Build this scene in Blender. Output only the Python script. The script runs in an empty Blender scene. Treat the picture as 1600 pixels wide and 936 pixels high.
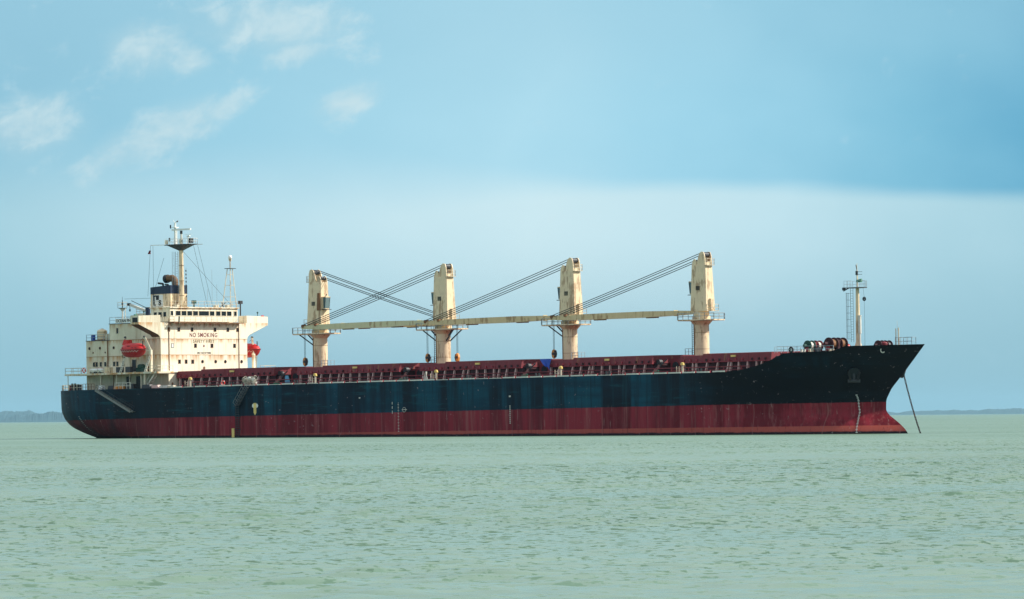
import bpy, math, random
import numpy as np
from mathutils import Vector, Matrix, Euler
from math import sin, cos, pi, radians, atan, sqrt, tan
random.seed(7); rng = np.random.default_rng(7)
scene = bpy.context.scene
COL = scene.collection

# ------------------------------------------------------------------ camera
TH = radians(43.0); CS, SN = cos(TH), sin(TH)      # ship axis against the picture plane
D0, R0 = 1037.6, 31.85
CAM = Vector((R0*CS + D0*SN, R0*SN - D0*CS, 2.9))
FWD = Vector((-SN, CS, 0)); RGT = Vector((CS, SN, 0))
cd = bpy.data.cameras.new('camera'); cam = bpy.data.objects.new('camera', cd); COL.objects.link(cam)
cd.sensor_width = 36.0; cd.lens = 9741.2/1600*36
cd.clip_start = 1.0; cd.clip_end = 80000
pitch = atan(184.9/9741.2); roll = atan(12/1440.)
f3 = (FWD*cos(pitch) + Vector((0, 0, 1))*sin(pitch)).normalized()
u3 = RGT.cross(f3)
r3 = RGT*cos(roll) - u3*sin(roll); u4 = RGT*sin(roll) + u3*cos(roll)
cam.matrix_world = Matrix(((r3.x, u4.x, -f3.x, CAM.x), (r3.y, u4.y, -f3.y, CAM.y), (r3.z, u4.z, -f3.z, CAM.z), (0, 0, 0, 1)))
scene.camera = cam

# ------------------------------------------------------------------ light
SUN_AZ = radians(47.0)      # towards port of dead ahead
SUN_EL = radians(34.0)
sdir = Vector((cos(SUN_AZ)*cos(SUN_EL), sin(SUN_AZ)*cos(SUN_EL), sin(SUN_EL)))
sl = bpy.data.lights.new('sun', 'SUN'); sl.energy = 5.0; sl.angle = radians(1.2); sl.color = (1.0, .95, .85)
so = bpy.data.objects.new('sun', sl); COL.objects.link(so)
so.rotation_euler = (-sdir).to_track_quat('-Z', 'Y').to_euler(); so.location = (0, 0, 200)

world = bpy.data.worlds.new('World'); scene.world = world; world.use_nodes = True
class NT:
    def __init__(s, tree): s.t = tree; tree.nodes.clear()
    def n(s, typ, **kw):
        nd = s.t.nodes.new(typ)
        ins = kw.pop('ins', {})
        for k, v in kw.items(): setattr(nd, k, v)
        for k, v in ins.items(): s.put(nd.inputs[k], v)
        return nd
    def put(s, sock, v):
        if hasattr(v, 'is_output'): s.t.links.new(v, sock)
        else: sock.default_value = v
    def math(s, op, a, b=0.0, c=None, clamp=False):
        nd = s.n('ShaderNodeMath', operation=op, use_clamp=clamp)
        s.put(nd.inputs[0], a); s.put(nd.inputs[1], b)
        if c is not None: s.put(nd.inputs[2], c)
        return nd.outputs[0]
    def vmath(s, op, a, b=(0, 0, 0)):
        nd = s.n('ShaderNodeVectorMath', operation=op)
        s.put(nd.inputs[0], a); s.put(nd.inputs[1], b)
        return nd.outputs['Value'] if op in ('DOT_PRODUCT', 'LENGTH') else nd.outputs[0]
    def smooth(s, v, a, b, lo=0.0, hi=1.0):
        nd = s.n('ShaderNodeMapRange', interpolation_type='SMOOTHSTEP')
        s.put(nd.inputs[0], v)
        for i, q in enumerate((a, b, lo, hi)): nd.inputs[i+1].default_value = q
        return nd.outputs[0]
    def mix(s, f, a, b):
        nd = s.n('ShaderNodeMix', data_type='RGBA')
        s.put(nd.inputs[0], f); s.put(nd.inputs[6], a); s.put(nd.inputs[7], b)
        return nd.outputs[2]
    def noise(s, vec, scale, detail=3.0, rough=.55, color=False, dist=0.0):
        nd = s.n('ShaderNodeTexNoise'); s.put(nd.inputs['Vector'], vec)
        nd.inputs['Scale'].default_value = scale; nd.inputs['Detail'].default_value = detail
        nd.inputs['Roughness'].default_value = rough; nd.inputs['Distortion'].default_value = dist
        return nd.outputs['Color' if color else 'Fac']
    def xyz(s, v):
        nd = s.n('ShaderNodeSeparateXYZ'); s.put(nd.inputs[0], v); return nd.outputs
    def vec(s, x, y, z):
        nd = s.n('ShaderNodeCombineXYZ')
        for i, q in enumerate((x, y, z)): s.put(nd.inputs[i], q)
        return nd.outputs[0]
    def ramp(s, f, stops, interp='LINEAR'):
        nd = s.n('ShaderNodeValToRGB'); s.put(nd.inputs[0], f); cr = nd.color_ramp; cr.interpolation = interp
        while len(cr.elements) < len(stops): cr.elements.new(.5)
        for e, (p, c) in zip(cr.elements, stops): e.position = p; e.color = (*c, 1) if len(c) == 3 else c
        return nd.outputs[0]

def build_world():
    g = NT(world.node_tree)
    out = g.n('ShaderNodeOutputWorld')
    sky = g.n('ShaderNodeTexSky', sky_type='NISHITA', sun_disc=False, sun_elevation=SUN_EL, sun_rotation=pi/2 - SUN_AZ,
              air_density=1.0, dust_density=1.5, ozone_density=1.5)
    bg1 = g.n('ShaderNodeBackground', ins={'Color': sky.outputs[0], 'Strength': .10})
    d = g.n('ShaderNodeTexCoord').outputs['Generated']
    z = g.xyz(d)[2]
    a = g.vmath('DOT_PRODUCT', d, tuple(RGT))          # sideways along the horizon, radians near the ship
    w2 = g.math('SUBTRACT', g.noise(g.vmath('MULTIPLY', d, (16, 16, 60)), 1.0, 4, .5), .5)
    w3 = g.math('SUBTRACT', g.noise(g.vmath('MULTIPLY', d, (26, 26, 40)), 1.0, 3, .5), .5)
    aw = g.math('ADD', g.math('ADD', a, g.math('MULTIPLY', w3, .05)), .15)
    S = lambda q: (q+.15)/.30
    rs = lambda st: [(S(p), c) for p, c in st]
    aw = g.math('DIVIDE', aw, .30)
    up = g.ramp(aw, rs([(-.15, (.33, .62, .78)), (-.085, (.235, .54, .72)), (-.04, (.29, .62, .80)), (.0, (.39, .72, .885)), (.03, (.31, .66, .85)), (.06, (.17, .51, .72)), (.085, (.085, .39, .62)), (.15, (.33, .62, .78))]))
    up = g.mix(g.math('MULTIPLY', g.smooth(z, .045, .068), .45), up, (.28, .56, .72, 1))
    lo = g.ramp(aw, rs([(-.15, (.40, .67, .79)), (-.085, (.34, .63, .76)), (-.03, (.49, .76, .87)), (.0, (.58, .83, .92)), (.04, (.50, .77, .88)), (.085, (.33, .62, .75)), (.15, (.40, .67, .79))]))
    lo = g.mix(g.smooth(z, .032, .0), lo, (.255, .515, .635, 1))
    e = g.math('ADD', g.math('ADD', z, g.math('MULTIPLY', w2, .0035)), g.math('MULTIPLY', a, .03))
    wd = g.smooth(a, -.045, .02, .017, .0036)         # the bank's upper edge is soft on the left, crisp on the right
    t = g.math('ADD', g.math('DIVIDE', g.math('SUBTRACT', e, .0375), wd), .5, clamp=True)
    t = g.smooth(t, 0, 1)
    c = g.mix(t, lo, up)
    # broken whitish cloud higher up
    hi = g.noise(g.vmath('MULTIPLY', d, (3, 3, 5)), 1.0, 5, .55)
    c = g.mix(g.smooth(z, .075, .30), c, g.mix(g.smooth(hi, .38, .62), (.42, .64, .80, 1), (.84, .86, .86, 1)))
    # pale torn wisps in the upper left
    rot = g.vec(g.math('ADD', g.math('MULTIPLY', a, 190), g.math('MULTIPLY', z, -40)), g.math('ADD', g.math('MULTIPLY', z, 260), g.math('MULTIPLY', a, -40)), 3.7)
    wn = g.noise(rot, .8, 10, .64, dist=.25)
    mk = None
    for (px, py, rx, ry, k) in ((235, 78, 75, 45, 0), (300, 95, 40, 28, 0), (440, 40, 150, 62, -.1), (470, 80, 70, 30, .2), (55, 195, 95, 60, 0), (265, 205, 150, 40, .42), (350, 170, 70, 26, .45), (550, 160, 60, 34, .3)):
        da = g.math('SUBTRACT', a, (px-800)/9741.2); dz = g.math('SUBTRACT', z, (659.5-.00833*px-py)/9741.2)
        u_ = g.math('MULTIPLY', g.math('ADD', g.math('MULTIPLY', da, cos(k)), g.math('MULTIPLY', dz, sin(k))), 9741.2/rx)
        v_ = g.math('MULTIPLY', g.math('SUBTRACT', g.math('MULTIPLY', dz, cos(k)), g.math('MULTIPLY', da, sin(k))), 9741.2/ry)
        r_ = g.math('SQRT', g.math('ADD', g.math('MULTIPLY', u_, u_), g.math('MULTIPLY', v_, v_)))
        q = g.smooth(r_, 1.75, .0)
        mk = q if mk is None else g.math('MAXIMUM', mk, q)
    fw = g.smooth(g.vmath('DOT_PRODUCT', d, tuple(FWD)), .0, .2)
    elsewhere = g.math('MULTIPLY', g.smooth(g.noise(g.vmath('MULTIPLY', d, (11, 11, 22)), 1.0, 3, .5), .55, .72), g.math('MULTIPLY', g.smooth(z, .05, .09), .7))
    mk = g.math('MAXIMUM', g.math('MULTIPLY', mk, fw), elsewhere)
    wisp = g.smooth(g.math('ADD', g.math('MULTIPLY', mk, .55), g.math('MULTIPLY', g.math('SUBTRACT', wn, .5), 1.7)), .18, .85)
    c = g.mix(g.math('MULTIPLY', wisp, .80), c, (.60, .80, .87, 1))
    veil = g.smooth(g.math('ADD', g.math('MULTIPLY', mk, .9), g.math('SUBTRACT', g.noise(rot, .35, 5, .55), .5)), .25, 1.0)
    c = g.mix(g.math('MULTIPLY', veil, .40), c, (.50, .71, .79, 1))
    c = g.vmath('MULTIPLY', c, (.915, .875, .865))
    bg2 = g.n('ShaderNodeBackground', ins={'Color': c, 'Strength': 1.0})
    mx = g.n('ShaderNodeMixShader', ins={0: .88, 1: bg1.outputs[0], 2: bg2.outputs[0]})
    g.t.links.new(mx.outputs[0], out.inputs['Surface'])
build_world()
vs = scene.view_settings
vs.view_transform = 'Standard'; vs.look = 'None'; vs.gamma = 1.0; vs.exposure = 0.28; vs.use_curve_mapping = False
scene.render.engine = 'CYCLES'
scene.cycles.max_bounces = 6; scene.cycles.volume_bounces = 0; scene.cycles.caustics_reflective = False; scene.cycles.caustics_refractive = False

# ------------------------------------------------------------------ materials
MATS = {}
def newmat(name):
    m = bpy.data.materials.new(name); m.use_nodes = True
    g = NT(m.node_tree); out = g.n('ShaderNodeOutputMaterial'); b = g.n('ShaderNodeBsdfPrincipled')
    g.t.links.new(b.outputs[0], out.inputs['Surface']); MATS[name] = m
    return m, g, b, out
def plain(name, col, rough=.55, var=.25, metal=0.0, rust=0.0, scale=1.2, spec=.4):
    """painted or bare surface with mottling and optional streaky rust"""
    m, g, b, out = newmat(name)
    o = g.n('ShaderNodeTexCoord').outputs['Object']
    n = g.noise(o, scale, 5, .6)
    k = g.math('ADD', g.math('MULTIPLY', n, 2*var), 1-var)
    c = g.vmath('MULTIPLY', (col[0], col[1], col[2]), g.vec(k, k, k))
    if rust > 0:
        s = g.noise(g.vmath('MULTIPLY', o, (1.6, 1.6, .16)), 1.3, 6, .65)
        p = g.noise(o, .45, 3, .6)
        r = g.smooth(g.math('ADD', g.math('MULTIPLY', s, .65), g.math('MULTIPLY', p, .35)), .588-.08*rust, .638-.08*rust)
        c = g.mix(g.math('MULTIPLY', r, .62), c, (.26, .12, .045, 1))
        f = g.noise(g.vmath('MULTIPLY', o, (3., 3., .3)), 2., 4, .6)
        c = g.mix(g.math('MULTIPLY', g.smooth(f, .60, .75), .6*rust), c, (.10, .05, .025, 1))
    g.put(b.inputs['Base Color'], c); b.inputs['Roughness'].default_value = rough; b.inputs['Metallic'].default_value = metal
    b.inputs['Specular IOR Level'].default_value = spec
    bp = g.n('ShaderNodeBump', ins={'Strength': .15, 'Distance': .02, 'Height': n}); g.t.links.new(bp.outputs[0], b.inputs['Normal'])
    return m
plain('crane', (.77, .60, .39), .5, .16, rust=.95)
plain('jib_paint', (.66, .52, .29), .5, .16, rust=.7)
plain('crane_green', (.62, .58, .36), .5, .14, rust=.6)
plain('rail', (.62, .55, .42), .6, .3, rust=.7)
plain('rail_dark', (.07, .08, .09), .6, .3)
plain('rail_grey', (.30, .36, .40), .6, .3)
plain('white', (.80, .79, .74), .5, .08)
plain('white_dirty', (.66, .63, .55), .6, .25, rust=.35)
plain('oxide', (.17, .014, .022), .6, .35, rust=.15)
plain('oxide_dark', (.04, .004, .008), .75, .4)
plain('oxide_pale', (.70, .46, .41), .6, .3)
plain('oxide_light', (.32, .035, .05), .6, .25)
plain('deck', (.10, .022, .02), .8, .4)
plain('rope', (.012, .022, .028), .6, .2)
plain('black', (.010, .012, .016), .5, .3)
plain('navy', (.010, .022, .055), .45, .3)
plain('steel_dark', (.035, .035, .04), .5, .35)
plain('hook', (.62, .24, .04), .5, .25, rust=.35)
plain('boat_red', (.62, .018, .016), .38, .10)
plain('boat_hull_red', (.40, .010, .012), .4, .2, rust=.15)
plain('boat_red_dark', (.20, .006, .008), .45, .15)
plain('yellow', (.66, .46, .12), .5, .15)
plain('sign_yellow', (.80, .58, .18), .5, .3)
plain('green', (.02, .16, .09), .5, .35)
plain('green_dark', (.012, .06, .045), .7, .35)
plain('blue_tarp', (.012, .06, .38), .5, .3, scale=2.5)
plain('blue_pale', (.10, .30, .45), .6, .4, scale=3)
plain('net', (.55, .48, .38), .8, .5, scale=6)
plain('wing_shade', (.085, .045, .025), .8, .5)  # dark brown that stands for the shade beneath the bridge wings
plain('brown', (.20, .085, .03), .7, .4, rust=.4)
plain('exhaust', (.20, .10, .04), .7, .3, rust=.6)
plain('louvre', (.02, .018, .016), .7, .3)
plain('letter_red', (.14, .008, .014), .6, .3, scale=6)
plain('letter_olive', (.12, .11, .03), .6, .3, scale=6)
plain('letter_black', (.015, .014, .016), .6, .2)
plain('ladder_grey', (.20, .20, .18), .5, .3, rust=.2)
plain('chain', (.012, .010, .012), .7, .4, rust=.2)
plain('life_ring', (.75, .04, .03), .5, .1)
plain('seam', (.34, .19, .09), .7, .5)
plain('lens', (.9, .9, .88), .3, .03)
m, g, b, out = newmat('glass')
b.inputs['Base Color'].default_value = (.006, .008, .009, 1); b.inputs['Roughness'].default_value = .12; b.inputs['Specular IOR Level'].default_value = .3
m, g, b, out = newmat('cab_glass')
b.inputs['Base Color'].default_value = (.07, .13, .14, 1); b.inputs['Roughness'].default_value = .08; b.inputs['Specular IOR Level'].default_value = .7

def house_paint():
    """cream superstructure paint: rust runs from the deck seams, grime, thin drips, shade painted in on the starboard wall"""
    m, g, b, out = newmat('house')
    o = g.n('ShaderNodeTexCoord').outputs['Object']
    x, y, z = g.xyz(o)[:3]
    n = g.noise(o, .5, 5, .6)
    c = g.mix(n, (.80, .69, .50, 1), (.92, .84, .68, 1))
    shade_grime = g.math('MULTIPLY', g.smooth(y, -10.0, -10.15), g.smooth(g.noise(g.vmath('MULTIPLY', o, (.35, .35, .12)), 1.0, 5, .6), .25, .6))
    c = g.mix(g.math('MULTIPLY', shade_grime, .7), c, (.50, .45, .32, 1))  # starboard wall toned down: its shade painted in together with grime
    h = g.vec(g.math('MULTIPLY', x, 1.0), y, g.math('MULTIPLY', z, .07))
    st = g.noise(h, .9, 5, .62); fine = g.noise(h, 3.6, 4, .6)
    runs = None
    for zt, ln in ((11.4, 1.3), (14.3, 1.5), (17.0, 1.0), (19.75, 1.1), (22.3, .8)):
        dz = g.math('SUBTRACT', zt, z)
        f = g.math('MULTIPLY', g.smooth(dz, -.03, .02), g.smooth(dz, ln, .0))
        runs = f if runs is None else g.math('MAXIMUM', runs, f)
    r = g.math('MULTIPLY', runs, g.smooth(st, .43, .60))
    c = g.mix(g.math('MULTIPLY', r, .92), c, (.46, .20, .04, 1))
    c = g.mix(g.math('MULTIPLY', g.smooth(fine, .59, .70), g.math('MULTIPLY', g.smooth(n, .42, .6), .75)), c, (.27, .13, .05, 1))
    g2 = g.noise(g.vmath('ADD', h, (5, 3, 1)), 1.7, 5, .65)
    c = g.mix(g.math('MULTIPLY', g.smooth(g2, .50, .70), .6), c, (.50, .42, .27, 1))
    g.put(b.inputs['Base Color'], c); b.inputs['Roughness'].default_value = .5
    bp = g.n('ShaderNodeBump', ins={'Strength': .12, 'Distance': .03, 'Height': g.noise(o, .8, 3)}); g.t.links.new(bp.outputs[0], b.inputs['Normal'])
house_paint()

def hull_paint():
    m, g, b, out = newmat('hull_paint')
    o = g.n('ShaderNodeTexCoord').outputs['Object']
    x, y, z = g.xyz(o)[:3]
    v = g.vec(x, y, g.math('MULTIPLY', z, .06))
    st = g.noise(v, .30, 6, .6); st2 = g.noise(v, 1.4, 5, .65)
    pl = g.noise(g.vmath('MULTIPLY', o, (.05, .05, .35)), 1., 4, .6)
    # topsides: teal amidships, giving way to black forward
    fade = g.math('ADD', g.smooth(x, 104, 84), g.math('MULTIPLY', g.math('SUBTRACT', pl, .5), .9), clamp=True)
    streak = g.smooth(st, .43, .57)
    lay = g.smooth(g.noise(g.vmath('MULTIPLY', o, (.035, .035, .5)), 1., 3, .5), .35, .62)
    teal = g.mix(streak, (.0010, .005, .013, 1), (.0010, .058, .095, 1))
    teal = g.mix(g.math('MULTIPLY', lay, .65), teal, (.001, .016, .036, 1))
    teal = g.mix(g.math('MULTIPLY', g.smooth(st2, .56, .75), .35), teal, (.012, .095, .125, 1))
    top = g.mix(fade, (.0022, .0028, .006, 1), teal)
    aft = g.math('MULTIPLY', g.smooth(x, -8, -20), g.smooth(x, -42, -31))
    top = g.mix(g.math('MULTIPLY', aft, .75), top, (.002, .004, .007, 1))
    # red bottom paint
    rn = g.smooth(g.noise(v, .30, 6, .65), .40, .60)
    red = g.mix(rn, (.14, .006, .013, 1), (.27, .019, .032, 1))
    red = g.mix(g.math('MULTIPLY', g.smooth(st2, .50, .74), .60), red, (.34, .12, .11, 1))
    dirt = g.math('MULTIPLY', g.smooth(x, -12, -36), g.smooth(st, .30, .62))
    red = g.mix(g.math('MULTIPLY', dirt, .85), red, (.016, .010, .012, 1))
    edge = g.math('ADD', z, g.math('MULTIPLY', g.math('SUBTRACT', g.noise(o, 2.0, 3), .5), .10))
    low = g.math('ADD', .66, g.math('MULTIPLY', x, -.0052))
    pink = g.smooth(g.math('SUBTRACT', edge, low), .06, -.06)
    pn = g.smooth(x, -4, 40)
    red = g.mix(g.math('MULTIPLY', pink, g.math('ADD', .18, g.math('MULTIPLY', pn, .72))), red, (.44, .085, .062, 1))
    zw = g.math('ADD', z, g.math('MULTIPLY', x, .0103))
    wet_refl = g.math('ADD', zw, g.math('MULTIPLY', g.math('SUBTRACT', g.noise(v, .35, 5, .7), .5), .45))
    red = g.mix(g.smooth(wet_refl, .50, .30), red, (.018, .008, .012, 1))  # dark growth band, made taller to paint in the hull's reflection
    hz = g.noise(g.vmath('MULTIPLY', o, (.16, .16, 1.6)), 1., 5, .65)
    top = g.mix(g.math('MULTIPLY', g.smooth(hz, .54, .70), g.math('MULTIPLY', fade, .6)), top, (.004, .070, .092, 1))
    vs2 = g.noise(g.vec(x, y, g.math('MULTIPLY', z, .03)), 2.6, 4, .7)
    top = g.mix(g.math('MULTIPLY', g.smooth(vs2, .52, .66), .55), top, (.0008, .004, .010, 1))
    red = g.mix(g.math('MULTIPLY', g.smooth(vs2, .54, .70), .55), red, (.07, .006, .012, 1))
    sx = g.math('ABSOLUTE', g.math('SUBTRACT', g.math('FRACT', g.math('MULTIPLY', x, 1/9.6)), .5))
    sm = g.math('MULTIPLY', g.smooth(sx, .490, .497), .5)
    red = g.mix(sm, red, (.30, .12, .11, 1)); top = g.mix(sm, top, (.001, .004, .008, 1))
    edge = g.math('ADD', edge, g.math('MULTIPLY', g.math('SUBTRACT', g.noise(g.vmath('MULTIPLY', o, (.8, .8, .8)), 1., 5, .7), .5), .16))
    c = g.mix(g.smooth(edge, 3.54, 3.66), red, top)
    # scrapes, chipped specks, rust runs
    sp = g.noise(o, 1.5, 6, .7); msk = g.noise(g.vmath('MULTIPLY', o, (.09, .09, .3)), 1., 3)
    sc = g.math('MULTIPLY', g.smooth(sp, .62, .69), g.smooth(msk, .46, .58))
    c = g.mix(g.math('MULTIPLY', sc, .6), c, (.46, .36, .35, 1))
    dr = g.noise(g.vec(x, y, g.math('MULTIPLY', z, .10)), 2.3, 3, .6)
    drm = g.math('MULTIPLY', g.smooth(dr, .66, .73), g.smooth(z, 5.2, 3.0))
    c = g.mix(g.math('MULTIPLY', drm, .40), c, (.45, .33, .30, 1))
    ru = g.math('MULTIPLY', g.smooth(g.noise(g.vec(x, y, g.math('MULTIPLY', z, .05)), .9, 4, .7), .70, .76), .55)
    c = g.mix(ru, c, (.16, .055, .02, 1))
    g.put(b.inputs['Base Color'], c)
    b.inputs['Roughness'].default_value = .55; b.inputs['Specular IOR Level'].default_value = .14
    # shell plating: weld seams and slight dishing between frames
    dish = g.noise(g.vmath('MULTIPLY', o, (.45, .45, .45)), 1., 2)
    fx = g.math('ABSOLUTE', g.math('SUBTRACT', g.math('FRACT', g.math('MULTIPLY', x, 1/9.6)), .5))
    fz = g.math('ABSOLUTE', g.math('SUBTRACT', g.math('FRACT', g.math('MULTIPLY', z, 1/2.4)), .5))
    seam = g.math('MAXIMUM', g.smooth(fx, .488, .497), g.smooth(fz, .475, .49))
    hgt = g.math('ADD', g.math('MULTIPLY', dish, 1.0), g.math('MULTIPLY', seam, .25))
    bp = g.n('ShaderNodeBump', ins={'Strength': .35, 'Distance': .05, 'Height': hgt}); g.t.links.new(bp.outputs[0], b.inputs['Normal'])
hull_paint()
plain('hull_plain', (.004, .006, .010), .5, .3)

# ------------------------------------------------------------------ mesh helpers
class MB:
    def __init__(s): s.v = []; s.f = []
    def add(s, vs_, fs):
        k = len(s.v); s.__dict__.setdefault('g', []).append((k, len(s.f))); s.v += [tuple(p) for p in vs_]; s.f += [tuple(i+k for i in q) for q in fs]; return s
    def hexa(s, p):   # 4 bottom, 4 top, counter-clockwise from above
        return s.add(p, [(3, 2, 1, 0), (4, 5, 6, 7), (0, 1, 5, 4), (1, 2, 6, 5), (2, 3, 7, 6), (3, 0, 4, 7)])
    def box(s, x0, x1, y0, y1, z0, z1):
        return s.hexa([(x0, y0, z0), (x1, y0, z0), (x1, y1, z0), (x0, y1, z0), (x0, y0, z1), (x1, y0, z1), (x1, y1, z1), (x0, y1, z1)])
    def bar(s, a, b, w, h=None, up=(0, 0, 1)):
        """rectangular bar from a to b, w wide, h high"""
        h = h or w; a = Vector(a); b = Vector(b); d = (b-a).normalized(); u = Vector(up)
        if abs(d.dot(u)) > .98: u = Vector((1, 0, 0))
        r = d.cross(u).normalized()*w/2; u = r.cross(d).normalized()*h/2
        p = [a-r-u, a+r-u, a+r+u, a-r+u]; q = [b-r-u, b+r-u, b+r+u, b-r+u]
        return s.add(p+q, [(0, 1, 2, 3), (7, 6, 5, 4), (1, 0, 4, 5), (2, 1, 5, 6), (3, 2, 6, 7), (0, 3, 7, 4)])
    def cyl(s, a, b, r0, r1=None, n=12):
        r1 = r0 if r1 is None else r1; a = Vector(a); b = Vector(b); d = (b-a).normalized()
        u = Vector((0, 0, 1)) if abs(d.z) < .9 else Vector((1, 0, 0))
        e = d.cross(u).normalized(); w = e.cross(d)
        P = [a+(e*cos(t)+w*sin(t))*r0 for t in (2*pi*i/n for i in range(n))] + [b+(e*cos(t)+w*sin(t))*r1 for t in (2*pi*i/n for i in range(n))]
        F = [(i, n+i, n+(i+1) % n, (i+1) % n) for i in range(n)] + [tuple(range(n)), tuple(range(2*n-1, n-1, -1))]
        return s.add(P, F)
    def tube(s, pts, r, n=6):
        for a, b in zip(pts[:-1], pts[1:]): s.cyl(a, b, r, r, n)
        return s
    def prism(s, poly, axis, a, b, sa=1.0, sb=1.0):
        """2D polygon extruded along an axis: 'x' poly=(y,z), 'y' poly=(x,z), 'z' poly=(x,y)"""
        n = len(poly)
        def pt(q, t):
            return {'x': (t, q[0], q[1]), 'y': (q[0], t, q[1]), 'z': (q[0], q[1], t)}[axis]
        return s.add([pt(q, a) for q in poly]+[pt(q, b) for q in poly],
                     [tuple(range(n-1, -1, -1)), tuple(range(n, 2*n))]+[(i, (i+1) % n, n+(i+1) % n, n+i) for i in range(n)])
    def ball(s, c, rx, ry=None, rz=None, n=12, m=8):
        ry = ry or rx; rz = rz or rx; P = [(c[0], c[1], c[2]-rz)]; F = []
        for j in range(1, m):
            t = -pi/2+pi*j/m
            P += [(c[0]+rx*cos(t)*cos(2*pi*i/n), c[1]+ry*cos(t)*sin(2*pi*i/n), c[2]+rz*sin(t)) for i in range(n)]
        P.append((c[0], c[1], c[2]+rz)); L = len(P)-1
        F += [(0, 1+(i+1) % n, 1+i) for i in range(n)]
        for j in range(m-2):
            F += [(1+j*n+i, 1+j*n+(i+1) % n, 1+(j+1)*n+(i+1) % n, 1+(j+1)*n+i) for i in range(n)]
        F += [(L, 1+(m-2)*n+i, 1+(m-2)*n+(i+1) % n) for i in range(n)]
        return s.add(P, F)
    def torus(s, c, R, r, axis='y', n=18, m=6):
        P = []
        for i in range(n):
            t = 2*pi*i/n
            for j in range(m):
                q = 2*pi*j/m; k = R+r*cos(q); p = (k*cos(t), r*sin(q), k*sin(t))
                if axis == 'z': p = (p[0], p[2], p[1])
                if axis == 'x': p = (p[1], p[0], p[2])
                P.append((c[0]+p[0], c[1]+p[1], c[2]+p[2]))
        return s.add(P, [(i*m+j, i*m+(j+1) % m, ((i+1) % n)*m+(j+1) % m, ((i+1) % n)*m+j) for i in range(n) for j in range(m)])
    def rail(s, pts, h=1.0, step=1.5, r=.03, bars=(1.0, .5), posts=True):
        """guard rail along a polyline of deck points"""
        for a, b in zip(pts[:-1], pts[1:]):
            a = Vector(a); b = Vector(b); L = (b-a).length; k = max(1, round(L/step))
            for t in bars: s.bar(a+Vector((0, 0, h*t)), b+Vector((0, 0, h*t)), 2*r)
            if posts:
                for i in range(k+1): p = a.lerp(b, i/k); s.bar(p, p+Vector((0, 0, h)), 2*r)
        return s
    def ladder(s, a, b, w=.45, step=.35, r=.03, side=(0, 1, 0)):
        a = Vector(a); b = Vector(b); sd = Vector(side).normalized()*w/2; L = (b-a).length; k = int(L/step)
        s.bar(a-sd, b-sd, 2*r); s.bar(a+sd, b+sd, 2*r)
        for i in range(1, k+1): p = a.lerp(b, i/(k+1)); s.bar(p-sd, p+sd, 2*r*.8)
        return s
    def mesh(s, name, mat, smooth=35):
        me = bpy.data.meshes.new(name); me.from_pydata(s.v, [], s.f); me.materials.append(MATS[mat])
        if smooth:
            me.polygons.foreach_set('use_smooth', [True]*len(me.polygons)); me.set_sharp_from_angle(angle=radians(smooth))
        me.update(); return me
    def build(s, name, mat, parent=None, smooth=35):
        return link(name, s.mesh(name, mat, smooth), parent)
def each(s, name, mat, parent=None, smooth=35):
    """one object for every piece added"""
    gs = s.g+[(len(s.v), len(s.f))]
    for (v0, f0), (v1, f1) in zip(gs[:-1], gs[1:]):
        m_ = MB(); m_.v = s.v[v0:v1]; m_.f = [tuple(i-v0 for i in q) for q in s.f[f0:f1]]; m_.build(name, mat, parent, smooth)
MB.each = each
def link(name, data, parent=None, loc=None, rot=None):
    o = bpy.data.objects.new(name, data); COL.objects.link(o)
    if parent is not None: o.parent = parent
    if loc is not None: o.location = loc
    if rot is not None: o.rotation_euler = rot
    return o
def tag(o, label=None, cat=None, group=None, kind=None):
    for k, v in (('label', label), ('category', cat), ('group', group), ('kind', kind)):
        if v: o[k] = v
    return o
def text(name, body, mat, parent, size, matrix, align='CENTER', depth=.012, space=1.0, bold=0.0, fit=None):
    cu = bpy.data.curves.new(name, 'FONT'); cu.body = body; cu.size = size; cu.align_x = align; cu.extrude = depth; cu.space_character = space
    cu.offset = bold
    t = bpy.data.objects.new(name+'_tmp', cu); COL.objects.link(t)
    me = bpy.data.meshes.new_from_object(t.evaluated_get(bpy.context.evaluated_depsgraph_get()))
    bpy.data.objects.remove(t); bpy.data.curves.remove(cu)
    if fit:      # stretch the lettering to its painted width and height
        co = np.empty(len(me.vertices)*3); me.vertices.foreach_get('co', co); co = co.reshape(-1, 3)
        lo, hi = co.min(0), co.max(0); co[:, 0] = (co[:, 0]-(lo[0]+hi[0])/2)*fit[0]/(hi[0]-lo[0]); co[:, 1] = (co[:, 1]-lo[1])*fit[1]/(hi[1]-lo[1])
        me.vertices.foreach_set('co', co.ravel()); me.update()
    # one object for each word: words part where the gap is wide
    vs_ = [tuple(v.co) for v in me.vertices]; fs = [tuple(p.vertices) for p in me.polygons]
    bpy.data.meshes.remove(me)
    hgt = max(v[1] for v in vs_)-min(v[1] for v in vs_)
    par = list(range(len(vs_)))
    def root(i):
        while par[i] != i: par[i] = par[par[i]]; i = par[i]
        return i
    for f in fs:
        for k in f[1:]: par[root(k)] = root(f[0])
    ext = {}
    for i, v in enumerate(vs_):
        r = root(i); a, b = ext.get(r, (9e9, -9e9)); ext[r] = (min(a, v[0]), max(b, v[0]))
    word = {}; w = 0; end = None
    for r in sorted(ext, key=lambda r: ext[r][0]):
        if end is not None and ext[r][0]-end > .40*hgt: w += 1
        end = max(end, ext[r][1]) if end is not None else ext[r][1]; word[r] = w
    for k in range(w+1):
        ids = [i for i in range(len(vs_)) if word[root(i)] == k]; mp = {i: n for n, i in enumerate(ids)}
        m_ = MB(); m_.v = [vs_[i] for i in ids]; m_.f = [tuple(mp[i] for i in f) for f in fs if f[0] in mp]
        o = m_.build(name, mat, parent, 0); o.matrix_local = matrix
    return o
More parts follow.
